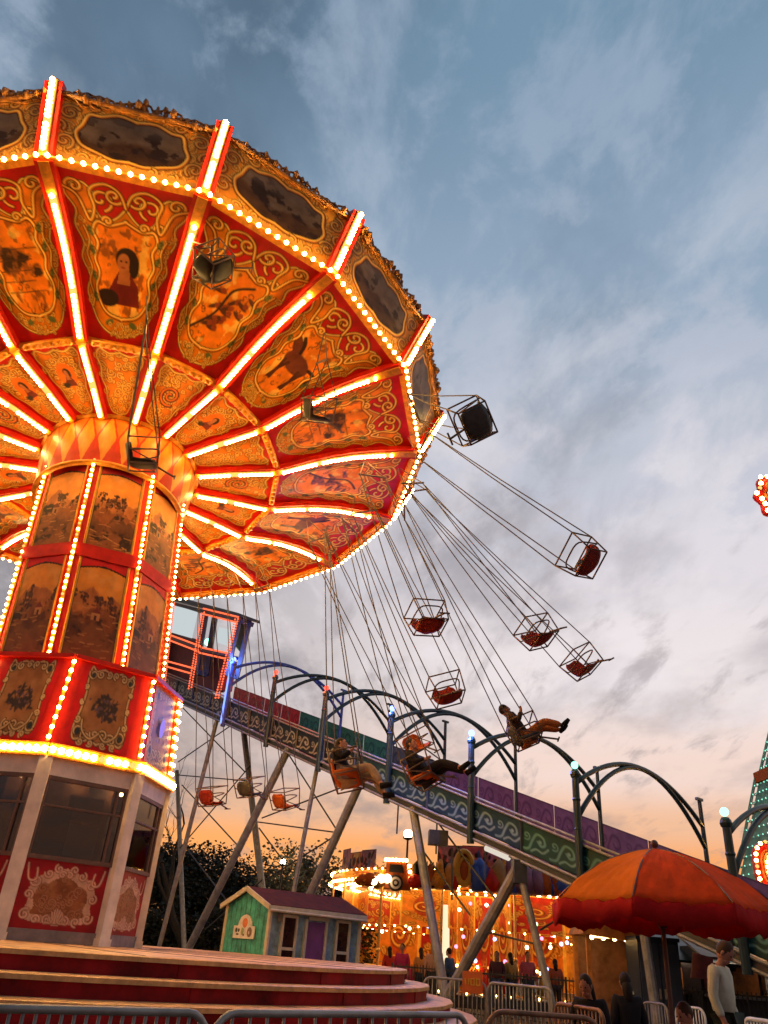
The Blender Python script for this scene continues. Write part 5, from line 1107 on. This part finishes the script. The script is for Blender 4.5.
# ================================================================== TREES
def tree(name, label, loc, h, rad, kind, leaf=None, n=2600, seed=0, trunk_r=.16, group='trees behind the slide'):
    r = random.Random(seed); L = Vector(loc); o = tag(empty(name, L), label, 'tree', group)
    b = MB(); tips = []
    def branch(p, d, ln, rd, dep):
        pts = [p]; q = p.copy(); dd_ = d.copy()
        for i in range(4):
            dd_ = (dd_ + Vector((r.gauss(0, .16), r.gauss(0, .16), r.gauss(.05, .1)))).normalized(); q = q + dd_ * ln / 4; pts.append(q.copy())
        b.tube(pts, [rd * (1 - .18 * i) for i in range(5)], 5 if dep else 8, False)
        if dep < (4 if kind == 'bare' else 2):
            for i in range(3 if dep < 2 else 3):
                a = r.uniform(0, 2 * PI); t = Vector((math.cos(a), math.sin(a), r.uniform(.2, 1.0))).normalized(); branch(pts[r.choice((2, 3, 4))], (dd_ * .8 + t * .9).normalized(), ln * r.uniform(.5, .75), rd * .42, dep + 1)
        tips.append(q)
    branch(L.copy(), Vector((0, 0, 1)), h * .45, trunk_r, 0)
    b.build('trunk', M_['bark'], o)
    if kind != 'bare':
        lm = MB(); cl = []
        for _ in range(26):
            v = Vector((r.gauss(0, 1), r.gauss(0, 1), r.gauss(0, 1))).normalized() * r.uniform(.3, 1) ; cl.append((L + Vector((v.x * rad, v.y * rad, h * .60 + v.z * h * .34)), r.uniform(.25, .5) * rad))
        for _ in range(int(n * 2.2)):
            c, cr = r.choice(cl); v = Vector((r.gauss(0, 1), r.gauss(0, 1), r.gauss(0, .8))).normalized() * cr * r.uniform(.5, 1.1); p = c + v
            s = r.uniform(.055, .135); a = Vector((r.gauss(0, 1), r.gauss(0, 1), r.gauss(0, 1))).normalized(); e, f, g_ = basis(a, (0.1, .3, 1)); lm.add([p + f * s, p + g_ * s * .6, p - f * s, p - g_ * s * .6], [(0, 1, 2, 3)])
        lm.build('crown', leaf or M_['leaf'], o)
    return o
def gnd(px, Y): p = at(px, 945, Y); return (p.x, p.y, 0)
tree('bare_tree', 'bare branched tree rising above the dark trees behind the slide legs', gnd(188, 42), 11.0, 2.5, 'bare', seed=5, trunk_r=.30)
for i, (px, Y, h, rad, lf, n, lb) in enumerate((
  (140, 47, 6.0, 3.2, 'leaf', 3600, 'dark leafy tree mostly hidden behind the swing ride booth'), (178, 49, 6.3, 3.3, 'leaf', 3800, 'dark leafy tree right of the swing ride booth'), (215, 48, 5.9, 3.3, 'leaf', 3800, 'dark leafy tree just behind the green hut gable'),
  (252, 50, 5.8, 3.0, 'leaf3', 3400, 'olive tree above the hut roof, in front of the bare tree side'), (292, 46, 5.9, 2.4, 'leaf2', 2800, 'pale lamp lit tree above the middle of the hut roof'), (332, 50, 5.4, 2.6, 'leaf', 3000, 'dark round tree above the right end of the hut roof'),
  (372, 52, 5.9, 2.4, 'leaf3', 2400, 'olive tree at the left end of the round ride roof'), (100, 52, 6.5, 3.5, 'leaf', 2500, 'dark leafy tree behind the booth windows'), (425, 58, 6.2, 2.4, 'leaf', 2200, 'dark tree behind the painted truck on the round ride'))):
    tree('leafy_tree', lb, gnd(px, Y), h * 1.08, rad, 'leafy', M_[lf], n, 20 + i)
hd_ = MB(); rr_ = random.Random(9); p0, p1 = Vector(gnd(60, 43)), Vector(gnd(372, 41))
for _ in range(16000):
    s = rr_.random(); p = p0.lerp(p1, s) + Vector((rr_.gauss(0, .2), rr_.uniform(-.6, .6), 0)); p.z = rr_.uniform(0, 2.6 + .5 * math.sin(s * 40) + .4 * math.sin(s * 93)); sz = rr_.uniform(.07, .15)
    a = Vector((rr_.gauss(0, 1), rr_.gauss(0, 1), rr_.gauss(0, 1))).normalized(); e, f, g_ = basis(a, (0.1, .3, 1)); hd_.add([p + f * sz, p + g_ * sz * .6, p - f * sz, p - g_ * sz * .6], [(0, 1, 2, 3)])
hd_.prism([p0 + Vector((0, .9, 0)), p1 + Vector((0, .9, 0)), p1 + Vector((0, .9, 1.9)), p0 + Vector((0, .9, 1.9))], (0, .3, 0))
tag(root_mesh('hedge', hd_, M_['leaf'], (p0 + p1) / 2), 'low dark hedge running behind the hut and slide legs', 'hedge')

def stall(label, px, Y, wd, h, wall, awn):
    p = at(px, 980, Y); p.z = 0; o = tag(empty('food_stall', p), label, 'stall'); q = lambda x, y, z: p + Vector((x, y, z))
    b = MB(); b.box(q(0, .9, h * .5), (wd, .08, h)); b.box(q(-wd / 2, .3, h * .5), (.08, 1.2, h)); b.box(q(wd / 2, .3, h * .5), (.08, 1.2, h)); b.box(q(0, -.28, .5), (wd - .1, .08, 1.0)); b.build('wall', wall, o)
    b = MB(); b.box(q(0, -.35, 1.03), (wd, .4, .05)); b.build('counter', M_['steel'], o)
    b = MB(); b.prism([q(-wd / 2 - .2, -1.0, h - .3), q(wd / 2 + .2, -1.0, h - .3), q(wd / 2 + .2, 1.0, h + .35), q(-wd / 2 - .2, 1.0, h + .35)], (0, 0, .06)); b.build('awning', awn, o)
    b = MB(); b.tube([q(-wd * .35, .1, h - .22), q(wd * .35, .1, h - .22)], .03, 6); b.build('fill_tube', M_['stallfill'], o)  # added glowing tube that lightens the area behind the standing man
    for i in range(3): b = MB(); b.box(q((i - 1) * wd * .28, .70, 1.35), (wd * .22, .25, .5)); b.box(q((i - 1) * wd * .28, .66, 1.7), (wd * .15, .2, .2)); b.build('shelf_goods', [M_['pink'], M_['amber'], M_['white']][i], o)
stall('dark stall with a green awning directly behind the red clothed child', 700, 23.5, 2.6, 2.0, M_['dsteel'], M_['green'])
stall('dark stall under a grey awning at the right edge behind the standing man', 756, 22.5, 3.0, 2.1, M_['dsteel'], M_['steel'])
for i, (px, Y, h, lb) in enumerate(((480, 62, 4.6, 'dark tree behind the round ride, left of the big strut'), (540, 64, 4.4, 'dark tree behind the round ride, right of the big strut'), (600, 60, 4.2, 'dark tree behind the ticket booth'), (660, 62, 4.4, 'dark tree behind the blue cabinet'), (715, 58, 4.2, 'dark tree behind the standing man'), (765, 60, 4.6, 'dark tree behind the green lit tower'))):
    tree('leafy_tree', lb, gnd(px, Y), h, 3.0, 'leafy', M_['leaf'], 1800, 60 + i, group='trees along the far edge')

# ================================================================== LAMPS, TOWERS AND SIGNS AT THE EDGES
def street_lamp(label, px, py, Y, r):
    p = at(px, py, Y); o = tag(empty('street_lamp', (p.x, p.y, 0)), label, 'street lamp', 'street lamps behind the rides')
    b = MB(); b.tube([(p.x, p.y, 0), (p.x, p.y, p.z - .1)], [.09, .05], 8); b.lathe([(.05, -.1), (r * 1.1, -.02), (r * 1.15, .05)], 10, Matrix.Translation(p - Vector((0, 0, r)))); b.build('pole', M_['dsteel'], o)
    b = MB(); b.ball(p, r, n=12, m=8); b.build('lamp_globe', M_['lampwhite'], o, smooth=True)
street_lamp('bright street lamp glaring below the slide, left of the slanting leg', 408, 834, 44, .22)
street_lamp('dim street lamp among the trees above the hut roof', 283, 862, 43, .13)
lt = at(764, 885, 34); lt.z = 0
to = tag(empty('lattice_tower', lt), 'tall tapering tower covered in green lights, cut off by the right picture edge', 'tower')
topz = at(768, 702, 34).z; midz = at(762, 772, 34).z; w0, wm_, w1 = 3.7, 1.25, .22
lx = at(815, 866, 34).x
lt = Vector((lx, 34, 0))
def tw_(z): return w0 + (wm_ - w0) * z / midz if z < midz else 1.15 + (w1 - 1.15) * (z - midz) / (topz - midz)
b = MB(); gl = MB()
for i in range(4):
    e = [(-1, -1), (1, -1), (1, 1), (-1, 1)][i]
    for za, zb in ((0, midz), (midz, topz)): b.beam(lt + Vector((e[0] * tw_(za + .001), e[1] * tw_(za + .001), za)), lt + Vector((e[0] * tw_(zb - .001), e[1] * tw_(zb - .001), zb)), .10, .10)
N_ = 34
for j in range(N_):
    z = topz * (j + .5) / N_; w_ = tw_(z); c = [lt + Vector((a * w_, c_ * w_, z)) for a, c_ in ((-1, -1), (1, -1), (1, 1), (-1, 1))]
    for i in range(4): b.tube([c[i], c[(i + 1) % 4]], .022, 5)
    gl.cur = 1
    for i in (0, 3): gl.beam(c[i] + Vector((-.02, -.02, 0)), c[(i + 1) % 4] + Vector((-.02, -.02, 0)), .03, .03)
    gl.beam(c[0] + Vector((-.03, -.03, 0)), c[0] + Vector((0, 0, topz / N_)), .03, .03); gl.cur = 0
    for i in (0, 3):
        for k in range(9): gl.bulb(c[i].lerp(c[(i + 1) % 4], (k + .5) / 9) + Vector((-.03 if i == 3 else 0, -.03 if i == 0 else 0, 0)), .036)
b.build('lattice', mat('green_tower_paint', (.16, .42, .34), .5, .1, .2, 3), to)
gl.build('green_lights', [M_['greenled'], mat('green_rail', (.16, .42, .34), .5), emit('dim_green_led', (.3, 1, .72), .5)], to)
b = MB(); b.box(lt + Vector((0, 0, midz)), (2.6, 2.6, .45)); b.build('collar', M_['seator'], to)
b = MB(); b.add([lt + Vector((a * (tw_(z) - .12), c_ * (tw_(z) - .12), z)) for z in (0, midz - .01) for a, c_ in ((-1, -1), (1, -1), (1, 1), (-1, 1))] + [lt + Vector((a * (tw_(z) - .1), c_ * (tw_(z) - .1), z)) for z in (midz + .01, topz) for a, c_ in ((-1, -1), (1, -1), (1, 1), (-1, 1))], [(i + q, (i + 1) % 4 + q, 4 + (i + 1) % 4 + q, 4 + i + q) for q in (0, 8) for i in range(4)]); b.build('inner_skin', mat('green_tower_skin', (.12, .34, .28), .5, 0, .3, 2), to)
# bulb framed rosette sign at upper right, on a mast beyond the frame
def rosette(name, label, px, py, Y, R, petals, mast):
    c = at(px, py, Y); o = tag(empty(name, (c.x, c.y, 0)), label, 'sign'); n = 48
    def rim(s, dy): return [c + Vector((math.cos(a) * R * s * (1 + .10 * math.cos(petals * a)), dy, math.sin(a) * R * s * 1.15 * (1 + .10 * math.cos(petals * a)))) for a in np.linspace(0, 2 * PI, n + 1)[:-1]]
    b = MB(); b.prism(rim(1, -.08), (0, .22, 0)); b.build('board', M_['red'], o)
    b = MB(); b.tube(rim(.62, -.1) + rim(.62, -.1)[:1], R * .10, 8); b.tube(rim(.95, -.1) + rim(.95, -.1)[:1], R * .06, 8); b.ball(c - Vector((0, .12, 0)), R * .28, (1, .4, 1.1), 12, 8); b.build('moulding', M_['seator'], o, smooth=True)
    b = MB()
    b.cur = 1; b.tube(rim(.98, -.10) + rim(.98, -.10)[:1], .02, 5); b.tube(rim(.40, -.12) + rim(.40, -.12)[:1], .02, 5); b.cur = 0
    for p in rim(.98, -.12)[::2]: b.bulb(p, R * .10)
    for p in rim(.40, -.14)[::4]: b.bulb(p, R * .10)
    b.build('light_ring', [M_['bulb'], M_['gold'], M_['bulbold']], o)
    b = MB(); b.tube([Vector((c.x + mast, c.y + .2, 0)), Vector((c.x + mast, c.y + .2, c.z))], .12, 8); b.beam(Vector((c.x + mast, c.y + .2, c.z)), c + Vector((0, .16, 0)), .1, .1); b.build('mast', M_['dsteel'], o); return o
rosette('rosette_sign', 'round red and orange bulb framed ornament high at the right picture edge', 779, 497, 18, .62, 8, 1.6)
rosette('glowing_sign', 'rounded orange glowing ornament beside the green lit tower above the umbrella', 773, 868, 24, .58, 3, .9)

# ================================================================== SKY AND LIGHT
w = bpy.data.worlds.new('World'); SC.world = w; w.use_nodes = True; T = w.node_tree; N = T.nodes; L = T.links; N.clear()
def nd(t, **k):
    n = N.new(t)
    for a, v in k.items(): setattr(n, a, v)
    return n
def mth(op, a, b=None, c=None, clamp=False):
    n = nd('ShaderNodeMath', operation=op, use_clamp=clamp)
    for i, v in enumerate((a, b, c)):
        if v is None: continue
        if isinstance(v, (int, float)): n.inputs[i].default_value = v
        else: L.new(v, n.inputs[i])
    return n.outputs[0]
def mixc(f, a, b, bt='MIX'):
    n = nd('ShaderNodeMix', data_type='RGBA', blend_type=bt)
    for s, v in (('Factor', f), ('A', a), ('B', b)):
        if isinstance(v, (int, float)): n.inputs[s].default_value = v
        elif isinstance(v, tuple): n.inputs[s].default_value = (*v, 1)
        else: L.new(v, n.inputs[s])
    return n.outputs['Result']
def smooth(v, a, b): 
    n = nd('ShaderNodeMapRange', interpolation_type='SMOOTHSTEP'); L.new(v, n.inputs['Value']); n.inputs['From Min'].default_value = a; n.inputs['From Max'].default_value = b; return n.outputs['Result']
def srgb(r, g, b): return tuple(((x / 255 + .055) / 1.055) ** 2.4 if x > 10 else x / 255 / 12.92 for x in (r, g, b))
tc = nd('ShaderNodeTexCoord'); sx = nd('ShaderNodeSeparateXYZ'); L.new(tc.outputs['Generated'], sx.inputs[0])
x_, y_, z_ = sx.outputs
zz = mth('MAXIMUM', z_, 0.)
ramp = nd('ShaderNodeValToRGB'); L.new(zz, ramp.inputs[0]); cr = ramp.color_ramp; cr.interpolation = 'EASE'
stops = [(0, (252, 158, 80)), (.105, (252, 168, 100)), (.15, (242, 190, 154)), (.20, (244, 216, 204)), (.32, (238, 228, 229)), (.46, (224, 219, 226)), (.57, (188, 194, 208)), (.68, (150, 170, 192)), (.90, (116, 146, 172))]
for i, (p, c) in enumerate(stops):
    e = cr.elements[i] if i < 2 else cr.elements.new(p); e.position = p; e.color = (*srgb(*c), 1)
# right side of the view is paler, left side is slate
az = mth('DIVIDE', x_, mth('MAXIMUM', y_, .15))
left = smooth(az, .25, -.45)
base = mixc(mth('MULTIPLY', mth('MULTIPLY', left, mth('MULTIPLY', smooth(zz, .10, .20), smooth(zz, .75, .5))), .80), ramp.outputs[0], srgb(128, 126, 132))
base = mixc(mth('MULTIPLY', mth('MULTIPLY', left, smooth(zz, .70, .88)), .55), base, srgb(86, 108, 130))
# cloud deck seen in perspective
inv = mth('DIVIDE', 1., mth('ADD', zz, .14)); cv = nd('ShaderNodeCombineXYZ'); L.new(mth('MULTIPLY', x_, inv), cv.inputs[0]); L.new(mth('MULTIPLY', y_, inv), cv.inputs[1])
def noise(scale, det, rough, off, dist=0., sc=(1, 1, 1), rot=0.):
    mp = nd('ShaderNodeMapping'); L.new(cv.outputs[0], mp.inputs[0]); mp.inputs['Location'].default_value = off; mp.inputs['Scale'].default_value = sc; mp.inputs['Rotation'].default_value = (0, 0, rot)
    n = nd('ShaderNodeTexNoise'); L.new(mp.outputs[0], n.inputs['Vector']); n.inputs['Scale'].default_value = scale; n.inputs['Detail'].default_value = det; n.inputs['Roughness'].default_value = rough; n.inputs['Distortion'].default_value = dist; return n.outputs['Fac']
n1 = noise(2.5, 9, .56, (3.1, 1.7, 0), .15, (1., .6, 1), .5); n2 = noise(4.6, 10, .6, (7.7, 2.2, 0), .2, (1., .5, 1), .6); n3 = noise(.8, 4, .5, (1.2, 9.4, 0), .2)
dk = smooth(mth('ADD', mth('MULTIPLY', n1, .7), mth('MULTIPLY', n3, .3)), .47, .62)
dkc = mixc(smooth(zz, .45, .8), srgb(136, 132, 140), srgb(92, 116, 140))
base = mixc(mth('MULTIPLY', dk, mth('SUBTRACT', .70, mth('MULTIPLY', smooth(az, -.05, .45), .30))), base, dkc)
br = smooth(n2, .46, .66)
base = mixc(mth('MULTIPLY', br, mth('MULTIPLY', .55, smooth(zz, .15, .32))), base, mixc(smooth(zz, .5, .85), srgb(240, 232, 236), srgb(182, 196, 214)))
big = smooth(noise(1.15, 6, .5, (4.4, .6, 0), .1, (1., .75, 1), .9), .46, .60)
base = mixc(mth('MULTIPLY', mth('MULTIPLY', big, smooth(zz, .48, .66)), mth('ADD', .45, mth('MULTIPLY', smooth(az, .25, -.15), .45))), base, srgb(74, 94, 114))
mot = smooth(noise(5.5, 9, .62, (9.1, 3.3, 0), .15, (1., .8, 1), .8), .47, .62)
base = mixc(mth('MULTIPLY', mot, mth('MULTIPLY', .72, smooth(zz, .36, .52))), base, mixc(smooth(zz, .55, .9), srgb(196, 200, 214), srgb(150, 170, 192)))
wis = smooth(noise(7.5, 8, .62, (2.2, 5.1, 0), .3, (1., .33, 1), .35), .52, .70)
base = mixc(mth('MULTIPLY', wis, mth('MULTIPLY', .55, smooth(zz, .62, .30))), base, srgb(150, 142, 146))
base = mixc(mth('MULTIPLY', smooth(y_, .10, -.45), .62), base, srgb(84, 90, 106))
sky = nd('ShaderNodeTexSky', sky_type='NISHITA'); sky.sun_disc = False; sky.sun_elevation = math.radians(3); sky.sun_rotation = math.radians(-8)
add = mixc(1., base, mixc(1., sky.outputs[0], (.004, .004, .004), 'MULTIPLY'), 'ADD')
bg = nd('ShaderNodeBackground'); L.new(add, bg.inputs[0]); bg.inputs[1].default_value = 1.
out = nd('ShaderNodeOutputWorld'); L.new(bg.outputs[0], out.inputs[0])
sd_ = bpy.data.lights.new('sun', 'SUN'); sd_.energy = .35; sd_.angle = math.radians(4); sd_.color = (1, .62, .35); so_ = bpy.data.objects.new('sun', sd_); COL.objects.link(so_)
el, azm = math.radians(3), math.radians(-8); dv = Vector((math.sin(azm) * math.cos(el), math.cos(azm) * math.cos(el), math.sin(el))); so_.rotation_euler = dv.to_track_quat('Z', 'Y').to_euler()

vs_ = SC.view_settings; SC.display_settings.display_device = 'sRGB'; vs_.view_transform = 'Standard'; vs_.look = 'None'; vs_.exposure = 0; vs_.gamma = 1; vs_.use_curve_mapping = False
SC.render.engine = 'CYCLES'; SC.cycles.use_denoising = True; SC.cycles.max_bounces = 6; SC.cycles.diffuse_bounces = 3; SC.cycles.transparent_max_bounces = 8
SC.cycles.sample_clamp_indirect = 6; SC.cycles.use_adaptive_sampling = True; SC.cycles.adaptive_threshold = .02
# no shape without a use: drop unused orphan meshes
for me in list(bpy.data.meshes):
    if me.users == 0: bpy.data.meshes.remove(me)
